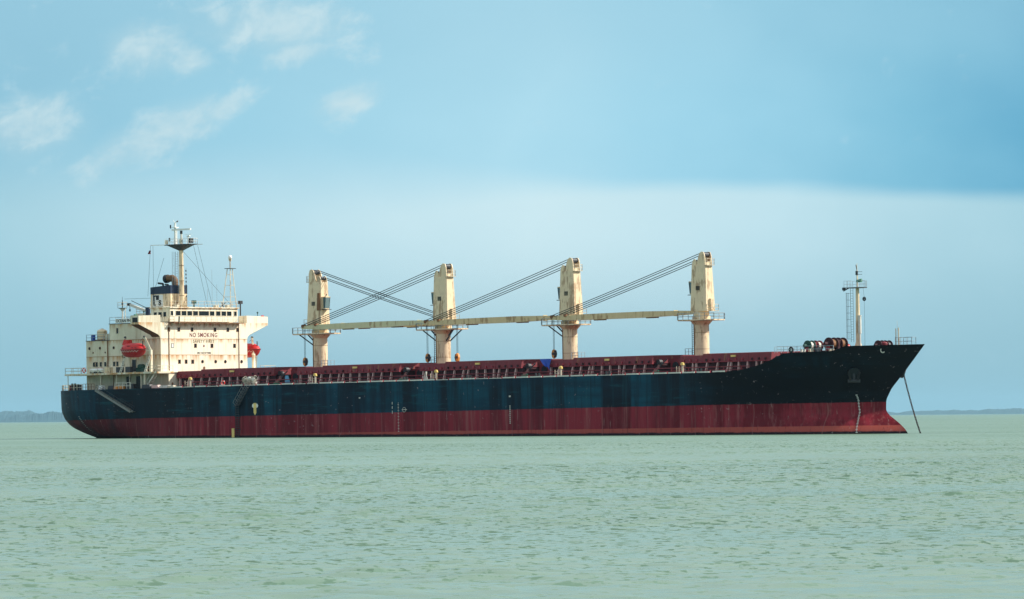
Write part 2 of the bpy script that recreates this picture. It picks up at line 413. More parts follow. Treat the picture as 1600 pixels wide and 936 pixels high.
def M_front(x, y, z):      # text lying on a forward-facing wall, readable from ahead
    return Matrix(((0, 0, 1, x), (1, 0, 0, y), (0, 1, 0, z), (0, 0, 0, 1)))
def M_stbd(x, y, z):       # text on a starboard-facing wall
    return Matrix(((1, 0, 0, x), (0, 0, -1, y), (0, 1, 0, z), (0, 0, 0, 1)))

# ------------------------------------------------------------------ the setting: sea
def build_water():
    h = CAM.z
    # ground ranges: dense over the near water, coarse far out
    d = [20.0]
    while d[-1] < 95: d.append(d[-1]*1.02)
    while d[-1] < 300: d.append(d[-1]+.19)
    while d[-1] < 720: d.append(d[-1]+.19+.36*(d[-1]-300)/420)
    while d[-1] < 52000: d.append(d[-1]*1.02)
    d = np.array(d)
    ang = np.concatenate([np.linspace(-pi, -.14, 36, endpoint=False), np.linspace(-.14, -.090, 24, endpoint=False), np.linspace(-.090, .090, 420, endpoint=False),
                          np.linspace(.090, .14, 24, endpoint=False), np.linspace(.14, pi, 36, endpoint=False)])
    D, A = np.meshgrid(d, ang, indexing='ij')
    X = CAM.x + D*(FWD.x*np.cos(A)+RGT.x*np.sin(A)); Y = CAM.y + D*(FWD.y*np.cos(A)+RGT.y*np.sin(A))
    dd = np.gradient(d)[:, None]*np.ones_like(A); da = np.gradient(ang)[None, :]*D
    Z = np.zeros_like(X)
    wind = math.atan2(FWD.y, FWD.x)+.35
    gust = np.zeros_like(X)
    for i in range(14):
        L = np.exp(rng.uniform(np.log(25), np.log(140))); t = rng.uniform(0, 2*pi); ph = rng.uniform(0, 2*pi)
        gust += np.sin(2*pi/L*(X*np.cos(t)+Y*np.sin(t))+ph)
    gust = 1.0+.22*gust/np.sqrt(7)*1.4
    for i in range(90):
        L = np.exp(rng.uniform(np.log(.6), np.log(3.6)))
        t = wind+rng.normal(0, .5); ph = rng.uniform(0, 2*pi); k = 2*pi/L
        amp = .0029*L**.9
        fade = np.clip(L/(2.6*np.maximum(dd*abs(cos(t-math.atan2(FWD.y, FWD.x)))+1e-6, 0))-.35, 0, 1)*np.clip(L/(2.2*da)-.35, 0, 1)
        Z += amp*fade*np.sin(k*(X*np.cos(t)+Y*np.sin(t))+ph+.6*np.sin(.13*X+.21*Y+i))*np.clip(gust, .3, 1.8)
    n, m_ = X.shape
    V = np.stack([X, Y, Z], -1).reshape(-1, 3)
    i = np.arange(n-1)[:, None]; j = np.arange(m_)[None, :]; j2 = (j+1) % m_
    F = np.stack([i*m_+j, i*m_+j2, (i+1)*m_+j2, (i+1)*m_+j], -1).reshape(-1, 4)
    c = len(V); V = np.vstack([V, [[CAM.x, CAM.y, 0]]])
    me = bpy.data.meshes.new('water')
    T = [(c, int(b), int(a)) for a, b in zip(range(m_), [*range(1, m_), 0])]
    nl = F.size+len(T)*3
    me.vertices.add(len(V)); me.vertices.foreach_set('co', V.ravel())
    me.loops.add(nl); me.loops.foreach_set('vertex_index', np.concatenate([F[:, ::-1].ravel(), np.array(T).ravel()]))
    np_ = len(F)+len(T); me.polygons.add(np_)
    me.polygons.foreach_set('loop_start', np.concatenate([np.arange(len(F))*4, F.size+np.arange(len(T))*3]))
    me.polygons.foreach_set('use_smooth', np.ones(np_, bool))
    me.update(calc_edges=True); me.validate()
    m, g, b, out = newmat('water')
    o = g.n('ShaderNodeTexCoord').outputs['Object']
    dv = (FWD.x, FWD.y, 0); cv = (RGT.x, RGT.y, 0)      # the breeze drives the wavelets roughly along this line
    p = g.vmath('DOT_PRODUCT', o, dv); q = g.vmath('DOT_PRODUCT', o, cv)
    gst = g.noise(g.vec(g.math('MULTIPLY', p, .020), g.math('MULTIPLY', q, .008), 0.0), 1.0, 4, .6)
    amp = g.smooth(gst, .40, .60, .18, 1.45)
    face = None
    far = g.vmath('LENGTH', g.vmath('SUBTRACT', o, (CAM.x, CAM.y, 0)))      # wavelets too small for the far mesh are carried by roughness
    for (wq, wp, lo, hi, k, off, d0, d1) in ((.17, .15, .585, .645, .80, 0, 0, 0), (.32, .27, .59, .65, .90, 31, 0, 0), (.62, .60, .60, .66, .85, 77, 100, 190), (1.1, 1.7, .60, .665, .75, 141, 170, 320)):
        n_ = g.noise(g.vec(g.math('MULTIPLY', p, .62/wp), g.math('ADD', g.math('MULTIPLY', q, .62/wq), off), 0.0), 1.0, 3, .55)
        f_ = g.smooth(n_, lo, hi, 0, k)
        if d1: f_ = g.math('MULTIPLY', f_, g.smooth(far, d0, d1, .12, 1))
        face = f_ if face is None else g.math('MAXIMUM', face, f_)
    face = g.math('MULTIPLY', face, amp)
    steep = g.vmath('MULTIPLY', g.vec(face, face, 0.0), (-FWD.x, -FWD.y, 0))
    jit = g.vmath('MULTIPLY', g.vmath('SUBTRACT', g.noise(g.vec(p, q, 0.0), 3.0, 2, .6, color=True), (.5, .5, .5)), (.14, .14, 0))
    geo = g.n('ShaderNodeNewGeometry').outputs['Normal']
    g.put(b.inputs['Normal'], g.vmath('NORMALIZE', g.vmath('ADD', g.vmath('ADD', geo, jit), steep)))
    tint = g.noise(g.vec(g.math('MULTIPLY', p, .004), g.math('MULTIPLY', q, .010), 0.0), 1.0, 4, .6)
    g.put(b.inputs['Base Color'], g.mix(g.smooth(tint, .3, .7), (.134, .222, .152, 1), (.166, .260, .186, 1)))
    g.put(b.inputs['Roughness'], g.smooth(far, 250, 900, .26, .38)); b.inputs['IOR'].default_value = 1.33
    me.materials.append(m)
    tag(link('water', me), kind='structure')
build_water()

# far shores: tree-covered ridges
plain('far_wood', (.015, .045, .045), .9, .5, scale=.02)
plain('sand', (.55, .50, .40), .9, .1, scale=.01)
def bearing(u, dist):      # u: sideways tangent from the view axis
    return CAM + (FWD + RGT*u)*dist
def shore(name, u0, u1, dist, prof, depth, seed, mat='far_wood', rough=1.0):
    r = np.random.default_rng(seed); n = 260; rows = 7
    us = np.linspace(u0, u1, n); hs = np.interp(us, [p[0] for p in prof], [p[1] for p in prof])
    bump = np.zeros(n)
    for k in range(40):
        q = r.uniform(40, 2600); bump += np.sin(us*q*1.0+r.uniform(0, 9))*(.9 if q < 500 else .45)
    hs = hs*(1+.11*bump/2*rough)
    V = []; F = []
    for i, u in enumerate(us):
        for j in range(rows):
            t = j/(rows-1)
            p = bearing(u, dist+depth*t)
            V.append((p.x, p.y, -.5+ (hs[i]*sin(pi*min(1, t*1.0))**.6*(1+.05*r.normal()) if 0 < t < 1 else 0)))
    for i in range(n-1):
        for j in range(rows-1):
            F.append((i*rows+j, i*rows+j+1, (i+1)*rows+j+1, (i+1)*rows+j))
    me = bpy.data.meshes.new(name); me.from_pydata(V, [], F); me.materials.append(MATS[mat]); me.update()
    return tag(link(name, me), kind='structure')
PXU = 1/9741.2
shore('hill', -.089, -.060, 44000, [(-.089, 0), (-.0822, 7), (-.0813, 38), (-.079, 54), (-.075, 58), (-.0735, 66), (-.071, 68), (-.066, 58), (-.060, 0)], 2000, 3)
shore('hill', -.16, -.074, 49000, [(-.16, 0), (-.10, 76), (-.085, 92), (-.0815, 82), (-.079, 79), (-.0765, 70), (-.074, 0)], 2000, 5)
shore('hill', .045, .125, 49000, [(.045, 0), (.055, 22), (.066, 34), (.073, 40), (.0765, 50), (.080, 44), (.084, 48), (.095, 43), (.125, 0)], 2000, 9)

# ------------------------------------------------------------------ the ship
TRIM = .0103
ship = bpy.data.objects.new('cargo_ship', None); COL.objects.link(ship)
ship.rotation_euler = (0, -TRIM, 0)
tag(ship, 'long bulk cargo ship with dark blue topsides, red bottom paint and four cream deck cranes', 'ship')
SHIPM = Euler((0, -TRIM, 0)).to_matrix().to_4x4()
def thing(name, label, cat, loc, group=None, rz=0.0):
    """a thing of its own standing on the ship, given in ship coordinates"""
    o = bpy.data.objects.new(name, None); COL.objects.link(o)
    o.matrix_world = SHIPM @ Matrix.Translation(Vector(loc)) @ Matrix.Rotation(rz, 4, 'Z')
    return tag(o, label, cat, group)
HB = 15.25
def lerp(tab, z):
    return float(np.interp(z, [a for a, b in tab], [b for a, b in tab]))
PST = [(-2, 1.7), (.6, 2.0), (2.4, 2.5), (5, 3.2), (9, 3.6)]; QST = [(-2, 1.0), (.6, .8), (3, .6), (9, .5)]
XTS = [(-2.5, -44.0), (-.2, -48.), (.3, -52.19), (.67, -53.71), (1.01, -54.74), (1.7, -56.46), (2.38, -57.68), (3.83, -58.67), (4.6, -58.78), (5.48, -58.81), (8.6, -57.95), (13, -57.0)]
XST = [(-2.5, 126.2), (-1.36, 126.0), (-.57, 125.4), (.39, 124.2), (1.55, 122.4), (2.1, 121.85), (2.5, 121.7), (4.0, 121.8), (5.69, 122.9), (8.44, 125.8), (12.3, 129.6)]
PBW = [(-2.5, 2.2), (0, 2.1), (3, 2.0), (6, 2.0), (12.3, 2.2)]; QBW = [(-2.5, 1.25), (0, 1.15), (3, 1.0), (12.3, 1.0)]
XSH = [(-2.5, 92.), (3, 93.), (6, 94.), (12.3, 97.)]
XM = -22.0
def half(X, Z):
    xt, xs, sh = lerp(XTS, Z), lerp(XST, Z), lerp(XSH, Z)
    if X <= xt or X >= xs: return 0.0
    if X < XM: return HB*max(0, 1-((XM-X)/(XM-xt))**lerp(PST, Z))**lerp(QST, Z)
    if X > sh: return HB*max(0, 1-(1-(xs-X)/(xs-sh))**lerp(PBW, Z))**lerp(QBW, Z)
    return HB
TOP = [(-70, 8.75), (-40, 8.65), (-20, 8.6), (99, 8.6), (101.8, 8.68), (104.4, 8.88), (107, 9.41), (109, 10.05), (110.2, 10.6), (111.5, 11.16), (113, 11.38), (118.2, 11.45), (119.3, 11.75), (120.2, 12.18), (130, 12.28)]
def build_hull():
    # stations as (region, fraction): aft, mid, fore
    st = [('a', 1-cos(t*pi/2)) for t in np.linspace(0, 1, 42)] + [('m', t) for t in np.linspace(0, 1, 60)[1:]] + [('f', t**.8) for t in np.linspace(0, 1, 64)[1:]]
    nz = 34; V = []; F = []
    def xat(s, Z):
        if s[0] == 'a': xt = lerp(XTS, Z); return xt+(XM-xt)*s[1]
        if s[0] == 'm': return XM+(lerp(XSH, Z)-XM)*s[1]
        sh = lerp(XSH, Z); return sh+(lerp(XST, Z)-sh)*s[1]
    cols = []
    for s in st:
        zt = 8.6
        for _ in range(12): zt = lerp(TOP, xat(s, zt))
        cols.append([( -2.5+(zt+2.5)*k/(nz-1)) for k in range(nz)])
    for side in (-1, 1):
        base = len(V)
        for s, zs in zip(st, cols):
            for z in zs:
                x = xat(s, z); V.append((x, side*half(x, z), z))
        for i in range(len(st)-1):
            for k in range(nz-1):
                q = (base+i*nz+k, base+(i+1)*nz+k, base+(i+1)*nz+k+1, base+i*nz+k+1)
                F.append(q if side < 0 else q[::-1])
    mb = MB(); mb.v = V; mb.f = F
    me = mb.mesh('hull', 'hull_paint', 60)
    hull = link('hull', me, ship)
    # decks, set a little below the shell top
    def deck(name, x0, x1, z, mat, n=60, inset=.06):
        d = MB(); P = []
        xs = np.linspace(x0, x1, n)
        for x in xs: w = max(.02, half(x, z)-inset); P += [(x, -w, z), (x, w, z)]
        d.add(P, [(2*i, 2*i+2, 2*i+3, 2*i+1) for i in range(n-1)])
        return d.build(name, mat, ship)
    deck('main_deck', -57.7, 111.1, 8.56, 'deck', 90)
    deck('forecastle_deck', 111.0, 128.6, 11.30, 'deck', 40, .12)
    w0, w1 = half(111.2, 8.57)-.2, half(111.2, 11.28)-.2
    MB().prism([(-w0, 8.57), (w0, 8.57), (w1, 11.28), (-w1, 11.28)], 'x', 111.0, 111.2).build('forecastle_bulkhead', 'oxide', ship)
    # rudder and skeg end just above the water
    MB().prism([(-55.6, -2.4), (-51.0, -2.4), (-50.6, 1.3), (-54.2, 1.15)], 'y', -.32, .32).build('rudder', 'oxide_dark', ship)
    return hull
hull = build_hull()
# deck-edge flat bars, each between two stanchion feet
def deck_edge():
    bar = MB().box(-1.27, 1.27, -.05, .05, 0, .22).mesh('gunwale_bar', 'white_dirty', 0)
    post = MB().box(-.07, .07, -.06, .06, 0, .34).mesh('stanchion_foot', 'oxide_light', 0)
    x = -19.0
    while x < 103:
        zt = lerp(TOP, x); w = half(x, zt)-.08
        o = link('gunwale_bar', bar, ship, (x, -w, zt-.02), (0, -.004, 0))
        if random.random() < .16: o.scale.z = .55
        link('stanchion_foot', post, ship, (x+1.46, -w, zt-.02))
        x += 2.92
deck_edge()

# hatches: coaming with stays, folding covers
HATCH = [(-25.6, -2.6), (3.0, 26.3), (31.1, 53.4), (59.2, 81.4), (87.4, 105.9)]
def build_hatches():
    zd, zc, zt = 8.56, 10.42, 11.55
    for hi, (x0, x1) in enumerate(HATCH):
        co = MB()
        for s in (-1, 1): co.box(x0, x1, s*8.0-.06, s*8.0+.06, zd, zc)
        co.box(x0, x0+.12, -7.93, 7.93, zd, zc); co.box(x1-.12, x1, -7.93, 7.93, zd, zc)
        co = co.build('hatch_coaming', 'oxide_dark', ship, 0)
        lip = MB()
        for s in (-1, 1): lip.box(x0-.1, x1+.1, s*8.30-.22, s*8.30+.22, zc-.14, zc-.003)
        lip.each('coaming_top_bar', 'oxide_light', co, 0)
        # stays on the starboard side, upright aft and raking towards the fore end
        n = int((x1-x0)/1.58); x = x0+.5; k = 0
        while x < x1-.3:
            lean = .0 if (k % 7) < 3 else .32
            s = MB().hexa([(x, -8.62, zd), (x+.17, -8.62, zd), (x+.17, -8.08, zd), (x, -8.08, zd),
                           (x+lean, -8.45, zc-.15), (x+.17+lean, -8.45, zc-.15), (x+.17+lean, -8.08, zc-.15), (x+lean, -8.08, zc-.15)])
            s.build('coaming_stay', 'oxide_pale', co, 0)
            x += (.75 if k % 4 == 1 else 1.95) + random.uniform(-.25, .3); k += 1
        # four cover panels
        L = (x1-x0+.3)/4
        for p in range(4):
            a = x0-.15+p*L; b_ = a+L-.05
            dz = .12 if p > 0 else -.10
            cv = MB().prism([(-8.55, zc+.02), (-8.35, zt+dz-.06), (-8.2, zt+dz), (0, zt+dz+.10), (8.2, zt+dz), (8.35, zt+dz-.06), (8.55, zc+.02)][::-1], 'x', a, b_)
            c = cv.build('hatch_cover', 'oxide', ship, 0)
            # wheel brackets and cleats along the skirt
            w = MB()
            for q in np.arange(a+.7, b_-.3, 1.35): w.box(q, q+.28, -8.68, -8.42, zc+.05, zc+.42)
            w.each('cleat', 'oxide_dark' if p % 2 else 'oxide_light', c, 0)
            if p == 2:
                MB().box(a+1.2, a+2.15, -8.62, -8.40, zc+.62, zc+.92).build('hatch_lamp', 'sign_yellow', c, 0)
        # folded end plates and hydraulic gear at the fore end of the hatch
        g = MB().cyl((x1+.5, -7.6, 10.6), (x1+.5, -6.9, 10.6), .42, n=14).cyl((x1+1.0, -7.8, 9.9), (x1+2.0, -7.2, 11.0), .10)
        g.build('cover_ram', 'steel_dark', co)
        MB().cyl((x1+.9, -9.2, zd+.35), (x1+1.9, -9.2, zd+.35), .28, n=10).cyl((x1+1.9, -9.2, zd+.1), (x1+1.9, -9.2, zd+.75), .16).build('hydraulic_valve', 'green', co)
build_hatches()
def deck_gear():
    # long red pipe runs with saddles along the starboard side deck
    p = MB()
    for (y, z, r) in ((-11.4, 9.50, .07), (-11.9, 9.02, .05)):
        p.cyl((-21, y, z), (104, y, z), r, n=8)
    for x in np.arange(-20, 104, 3.6): p.bar((x, -11.4, 8.56), (x, -11.4, 9.45), .06)
    p.build('deck_pipe', 'oxide', ship)
    # mushroom ventilators with ladder frames
    for x in (-18.2, 11.2, 38.6, 65.8, 91.4):
        v = MB().cyl((x, -12.6, 8.56), (x, -12.6, 10.05), .16, n=10).build('ventilator', 'rail', ship)
        MB().cyl((x, -12.6, 9.9), (x, -12.6, 10.2), .34, .28, n=14).ball((x, -12.6, 10.2), .28, .28, .14).build('mushroom_cap', 'yellow', v)
        MB().ladder((x-.75, -12.8, 8.56), (x-.75, -12.8, 9.75), .62, .3, .035, (1, 0, 0)).ladder((x-.75, -12.2, 8.56), (x-.75, -12.2, 9.75), .62, .3, .035, (1, 0, 0)).build('step_frame', 'rail', v)
    # winch houses in the gaps beneath the cranes
    for hx in (0.2, 28.8, 56.4, 84.4):
        h = MB().box(hx-2.0, hx+2.0, -5.2, 5.2, 8.57, 11.1).build('winch_house', 'oxide', ship, 0)
        MB().cyl((hx-.9, -5.19, 10.0), (hx-.9, -5.32, 10.0), .62, n=16).build('fan_opening', 'black', h)
        MB().box(hx+.5, hx+1.3, -5.28, -5.19, 8.7, 10.6).build('door', 'oxide_light', h)
    # cluttered fittings: bollards, fairleads, boxes along the deck edge
    bol = MB().cyl((-.35, 0, 0), (-.35, 0, .75), .17, n=10).cyl((.35, 0, 0), (.35, 0, .75), .17, n=10).box(-.7, .7, -.25, .25, 0, .08).mesh('bollard', 'steel_dark')
    for x in (-16, -7, 8, 33, 47, 62, 77, 96): link('bollard', bol, ship, (x, -13.9, 8.57))
deck_gear()

# ------------------------------------------------------------------ accommodation block
def build_house():
    hs = MB()
    hs.box(-46, -27.7, -10.2, 10.2, 8.57, 17.0)
    hs.box(-40.2, -27.7, -10.195, 10.195, 17.0, 19.75)
    hs = hs.build('accommodation_block', 'house', ship, 0)
    # bridge wings: haunched boxes flush with the front wall
    for s in (-1, 1):
        poly = [(10.19, 16.8), (10.32, 17.35), (10.75, 17.72), (15.25, 19.42), (15.25, 20.85), (10.19, 21.0)]
        poly = [(s*a, z) for a, z in poly]
        w = MB().prism(poly if s > 0 else poly[::-1], 'x', -29.7, -27.702).build('bridge_wing', 'house', ship, 30)
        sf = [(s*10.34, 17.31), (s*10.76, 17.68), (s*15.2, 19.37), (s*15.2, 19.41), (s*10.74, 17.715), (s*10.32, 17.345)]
        MB().prism(sf if s > 0 else sf[::-1], 'x', -29.66, -27.76).build('wing_shade_plate', 'wing_shade', w, 0)  # thin plate added below the wing, its shade put into the colour
        MB().box(-29.55, -27.85, s*15.26-.02, s*15.26+.02, 20.84, 20.93).build('wing_cap_rail', 'rail', w, 0)
        MB().box(-29.2, -27.95, s*15.25-.03, s*15.25+.03, 19.75, 20.55).build('side_light_screen', 'black', w, 0)
        MB().box(-28.9, -28.6, s*15.0-.2, s*15.0+.2, 20.93, 21.1).build('side_light', 'green' if s < 0 else 'boat_red', w, 0)
        MB().bar((-28.3, s*13.4, 21), (-28.3, s*13.4, 21.5), .08).ball((-28.3, s*13.4, 21.55), .16).build('compass_repeater', 'green_dark', w)
    MB().box(-33.6, -29.7, -10.15, 10.15, 19.752, 19.9).build('bridge_deck', 'house', ship, 0)
    # wheelhouse
    br = MB().box(-32.3, -27.72, -7.95, 8.05, 19.9, 22.2).build('wheelhouse', 'house', ship, 0)
    MB().box(-32.6, -27.45, -8.1, 8.2, 22.2, 22.36).build('wheelhouse_roof', 'house', br, 0)
    ws = [(267.6, 271.4)]
    for a, b in ((275.3, 282.8), (284.2, 291.9), (293.1, 300.6), (302.1, 309.8), (311.2, 326.9), (328.3, 335.5), (338, 344.9), (346.6, 353.8), (355.1, 362.3), (366.2, 370.5)):
        ws.append((a, b))
    y_of = lambda px: -6.65+(px-275.0)*(8.05+6.65)/(372.2-275.0)
    for k, (a, b) in enumerate(ws):
        w = MB().box(-27.73, -27.70, y_of(a), y_of(b), 20.94, 21.70).build('window', 'glass', br, 0)
        y0, y1 = y_of(a), y_of(b); f = MB()
        f.box(-27.72, -27.66, y0-.06, y0, 20.88, 21.76); f.box(-27.72, -27.66, y1, y1+.06, 20.88, 21.76)
        f.box(-27.72, -27.66, y0, y1, 21.70, 21.76); f.box(-27.72, -27.66, y0, y1, 20.88, 20.94)
        f.build('window_frame', 'house', w, 0)
    for x0, x1 in ((-31.6, -30.9), (-30.5, -29.7), (-29.3, -28.6)):
        w = MB().box(x0, x1, -7.965, -7.94, 20.75 if x0 > -31 else 20.1, 21.55).build('window', 'glass', br, 0)
        f = MB().box(x0-.05, x1+.05, -8.0, -7.95, 21.55, 21.61).box(x0-.05, x1+.05, -8.0, -7.95, 20.66 if x0 > -31 else 20.02, 20.74 if x0 > -31 else 20.09); f.build('window_frame', 'house', w, 0)
    # walkway in front of the wheelhouse windows
    ga = MB().box(-27.71, -26.55, -8.1, 8.45, 19.62, 19.75).build('bridge_walkway', 'brown', ship, 0)
    MB().rail([(-27.6, -8.05, 19.75), (-26.6, -8.05, 19.75), (-26.6, 8.4, 19.75), (-27.6, 8.4, 19.75)], .98, 1.3, .028).build('railing', 'rail', ga, 0)
    br_ = MB()
    for y in np.arange(-7.6, 8.4, 1.6): br_.prism([(-27.71, 19.62), (-27.71, 19.05), (-26.9, 19.62)], 'y', y-.03, y+.03)
    br_.each('bracket', 'rail', ga, 0)
    # deck seams: proud weld strakes on front and side
    for z in (14.3, 17.0):
        MB().box(-27.71, -27.66, -10.2, 10.2, z-.03, z+.03).build('deck_seam', 'seam', hs, 0)
        MB().box(-46 if z < 16 else -45.99, -27.75, -10.25, -10.19, z-.035, z+.035).build('deck_seam', 'seam', hs, 0)
    MB().box(-46.05, -40.1, -10.3, 10.3, 17.0, 17.09).build('deck_edge', 'rail_dark', hs, 0)
    MB().box(-40.3, -33.6, -10.3, 10.3, 19.755, 19.85).build('deck_edge', 'rail_dark', hs, 0)
    # front windows
    def fwin(y, z, w=.46, h=.58, open_=False):
        o = MB().box(-27.72, -27.685, y-w/2, y+w/2, z-h/2, z+h/2).build('window', 'white' if open_ else 'glass', hs, 0)
        f = MB()
        for s in (-1, 1):
            f.box(-27.71, -27.65, y+s*(w/2+.03)-.03, y+s*(w/2+.03)+.03, z-h/2-.06, z+h/2+.06)
            f.box(-27.71, -27.65, y-w/2, y+w/2, z+s*(h/2+.03)-.03, z+s*(h/2+.03)+.03)
        f.build('window_frame', 'rail_dark' if open_ else 'brown', o, 0)
    for y in (-8.26, -5.94, -2.82, 2.6, 5.64, 7.96): fwin(y, 18.58)
    for y in (-2.07, 1.81, 7.18): fwin(y, 15.85)
    fwin(-7.44, 15.85, .5, .6, True)
    for y in (-5.88, -4.32, -2.78): fwin(y, 13.14)
    def port_f(y, z, r=.24, mat='glass'):
        o = MB().cyl((-27.72, y, z), (-27.68, y, z), r, n=16).build('porthole', mat, hs)
        MB().torus((-27.69, y, z), r+.03, .04, 'x').build('porthole_rim', 'brown', o)
    for y in (-.47, 2.65, 4.95, 8.81): port_f(y, 13.15)
    port_f(-.09, 12.06, .2, 'brown')
    # lettering on the front
    text('lettering', 'NO SMOKING', 'letter_red', hs, 1.0, M_front(-27.69, -.15, 17.28), space=1.22, bold=.012, fit=(6.5, .76))
    text('lettering', 'SAFETY FIRST', 'letter_olive', hs, .72, M_front(-27.69, -.1, 16.33), space=1.15, bold=.004, fit=(5.0, .50))
    text('lettering', 'IMO NO 8719085', 'letter_black', hs, .42, M_front(-27.69, -.05, 14.47), space=1.1, bold=.008, fit=(3.2, .30))
    MB().prism([(-.28, 15.78), (-.08, 15.58), (.12, 15.78), (-.08, 16.06)], 'x', -27.705, -27.67).build('diamond_mark', 'letter_red', hs, 0)
    # starboard side openings
    def sport(x, z, r=.2):
        o = MB().cyl((x, -10.24, z), (x, -10.19, z), r, n=14).build('porthole', 'glass', hs)
        MB().torus((x, -10.22, z), r+.03, .035, 'y').build('porthole_rim', 'brown', o)
    for x in (-45.2, -42.6, -39.2): sport(x, 15.75)
    for x in (-44.3, -41.3): sport(x, 15.0, .09)
    def swin(x, z, w=.5, h=.75, mat='glass'):
        o = MB().box(x-w/2, x+w/2, -10.225, -10.19, z-h/2, z+h/2).build('window', mat, hs, 0)
        f = MB()
        for s in (-1, 1):
            f.box(x+s*(w/2+.03)-.03, x+s*(w/2+.03)+.03, -10.26, -10.19, z-h/2-.06, z+h/2+.06); f.box(x-w/2, x+w/2, -10.26, -10.19, z+s*(h/2+.03)-.03, z+s*(h/2+.03)+.03)
        f.build('window_frame', 'rail', o, 0)
    for x in (-44.1, -43.4, -42.4, -41.3, -39.1, -38.3, -36.9): swin(x, 13.0)
    swin(-38.2, 18.6, .45, .9)
    def sdoor(x, z0, w=1.0, h=2.0, mat='black'):
        o = MB().box(x-w/2, x+w/2, -10.24, -10.19, z0, z0+h).build('door', mat, hs, 0)
        MB().box(x-w/2-.07, x-w/2, -10.28, -10.19, z0, z0+h+.07).box(x+w/2, x+w/2+.07, -10.28, -10.19, z0, z0+h+.07).box(x-w/2, x+w/2, -10.28, -10.19, z0+h, z0+h+.07).build('door_frame', 'rail', o, 0)
    sdoor(-34.2, 11.6); sdoor(-30.6, 11.6, .9, 2.0, 'brown')
    for x in (-35.6, -33.2): sdoor(x, 8.7, 1.1, 2.1)
    sdoor(-39.6, 8.7, .8, 1.9, 'rail')
    # downpipes and stiffeners on the side wall
    for x, z0, z1, r in ((-40.6, 11.5, 17.0, .09), (-33.6, 17.1, 19.7, .05), (-44.8, 14.3, 17, .03), (-37.0, 14.4, 16.9, .05), (-29.2, 11.5, 17.4, .06), (-39.2, 8.7, 11.3, .07), (-42.2, 8.7, 11.3, .05)):
        MB().cyl((x, -10.32, z0), (x, -10.32, z1), r, n=8).build('drain_pipe', 'brown' if r > .06 else 'rail', hs)
    # downpipe on the front, starboard of the walkway
    MB().cyl((-27.62, -8.3, 11.6), (-27.62, -8.3, 20.4), .06, n=8).build('drain_pipe', 'brown', hs)
    MB().cyl((-27.62, 8.2, 11.6), (-27.62, 8.2, 19.6), .05, n=8).build('drain_pipe', 'brown', hs)
    # lower front annex beside the hatch
    an = MB().box(-27.69, -25.9, -10.19, -6.3, 8.57, 11.3).build('front_annex', 'house', ship, 0)
    MB().box(-27.69, -25.6, -10.5, -6.0, 11.3, 11.42).build('annex_roof', 'house', an, 0)
    MB().cyl((-25.92, -7.6, 10.0), (-25.86, -7.6, 10.0), .3, n=14).build('porthole', 'brown', an)
    MB().cyl((-25.92, -9.3, 9.4), (-25.86, -9.3, 9.4), .2, n=14).build('porthole', 'brown', an)
    # boat decks either side
    for s in (-1, 1):
        y0, y1 = sorted((s*10.21, s*14.0))
        bd = MB().box(-47.4, -24.6, y0, y1, 11.12, 11.42).build('boat_deck', 'house', ship, 0)
        ye = s*13.92
        MB().rail([(-47.3, s*10.3, 11.42), (-47.3, ye, 11.42), (-36.2, ye, 11.42)], 1.0, 1.5, .028).build('railing', 'rail', bd, 0)
        MB().rail([(-27.2, ye, 11.42), (-24.7, ye, 11.42), (-24.7, s*10.3, 11.42)], 1.0, 1.3, .028).build('railing', 'rail', bd, 0)
        pl = MB()
        for x in (-47.0, -38.9, -35.0, -31.8, -29.0): 
            MB().bar((x, s*13.6, 8.57), (x, s*13.6, 11.12), .16 if x > -30 else .10).build('pillar', 'rail', bd, 0)
        MB().bar((-28.2, s*13.5, 8.57), (-28.2, s*13.5, 11.12), .30).build('pillar', 'house', bd, 0)
    MB().box(-47.4, -46.02, -10.19, 10.19, 11.14, 11.40).build('aft_gallery', 'house', ship, 0)
    MB().rail([(-47.3, -10.2, 11.41), (-47.3, 10.2, 11.41)], 1.0, 1.5, .028).build('railing', 'rail_grey', ship, 0)
    # sloping stairways, starboard
    for (xa, za, xb, zb, y) in ((-25.6, 11.4, -28.2, 8.6, -13.1),):
        st = MB()
        for dy in (-.36, .36): st.bar((xa, y+dy, za), (xb, y+dy, zb), .09, .2)
        for i in range(1, 12): t = i/12; st.box(xa+(xb-xa)*t-.12, xa+(xb-xa)*t+.12, y-.32, y+.32, za+(zb-za)*t-.02, za+(zb-za)*t+.02)
        st.bar((xa, y-.4, za+.9), (xb, y-.4, zb+.9), .05); st.build('stairway', 'white_dirty', ship, 0)
    # fittings on the boat deck: lockers, ring racks
    lk = MB().box(-.6, .6, -.35, .35, 0, .95).mesh('deck_locker', 'white_dirty', 0)
    for x, mt in ((-39.9, 'oxide_pale'), (-37.6, 'crane'), (-34.9, 'steel_dark'), (-32.6, 'steel_dark')):
        me = lk.copy(); me.materials.clear(); me.materials.append(MATS[mt]); link('deck_locker', me, ship, (x, -12.9, 11.43))
    # rails of the upper decks
    MB().rail([(-40.3, -10.2, 17.09), (-45.9, -10.2, 17.09), (-45.9, 10.2, 17.09)], 1.0, 1.4, .025).build('railing', 'rail_grey', ship, 0)
    MB().rail([(-30, -10.2, 19.86), (-40.1, -10.2, 19.86), (-40.1, 10.2, 19.86)], 1.05, 1.4, .025).build('railing', 'rail_grey', ship, 0)
    MB().rail([(-32.4, -8.0, 22.36), (-27.6, -8.0, 22.36), (-27.6, 8.1, 22.36), (-32.4, 8.1, 22.36)], 1.0, 1.4, .022).build('railing', 'rail', ship, 0)
    # name board on the upper rail
    nb = MB().box(-38.6, -32.9, -10.32, -10.27, 19.92, 20.62).build('name_board', 'white', ship, 0)
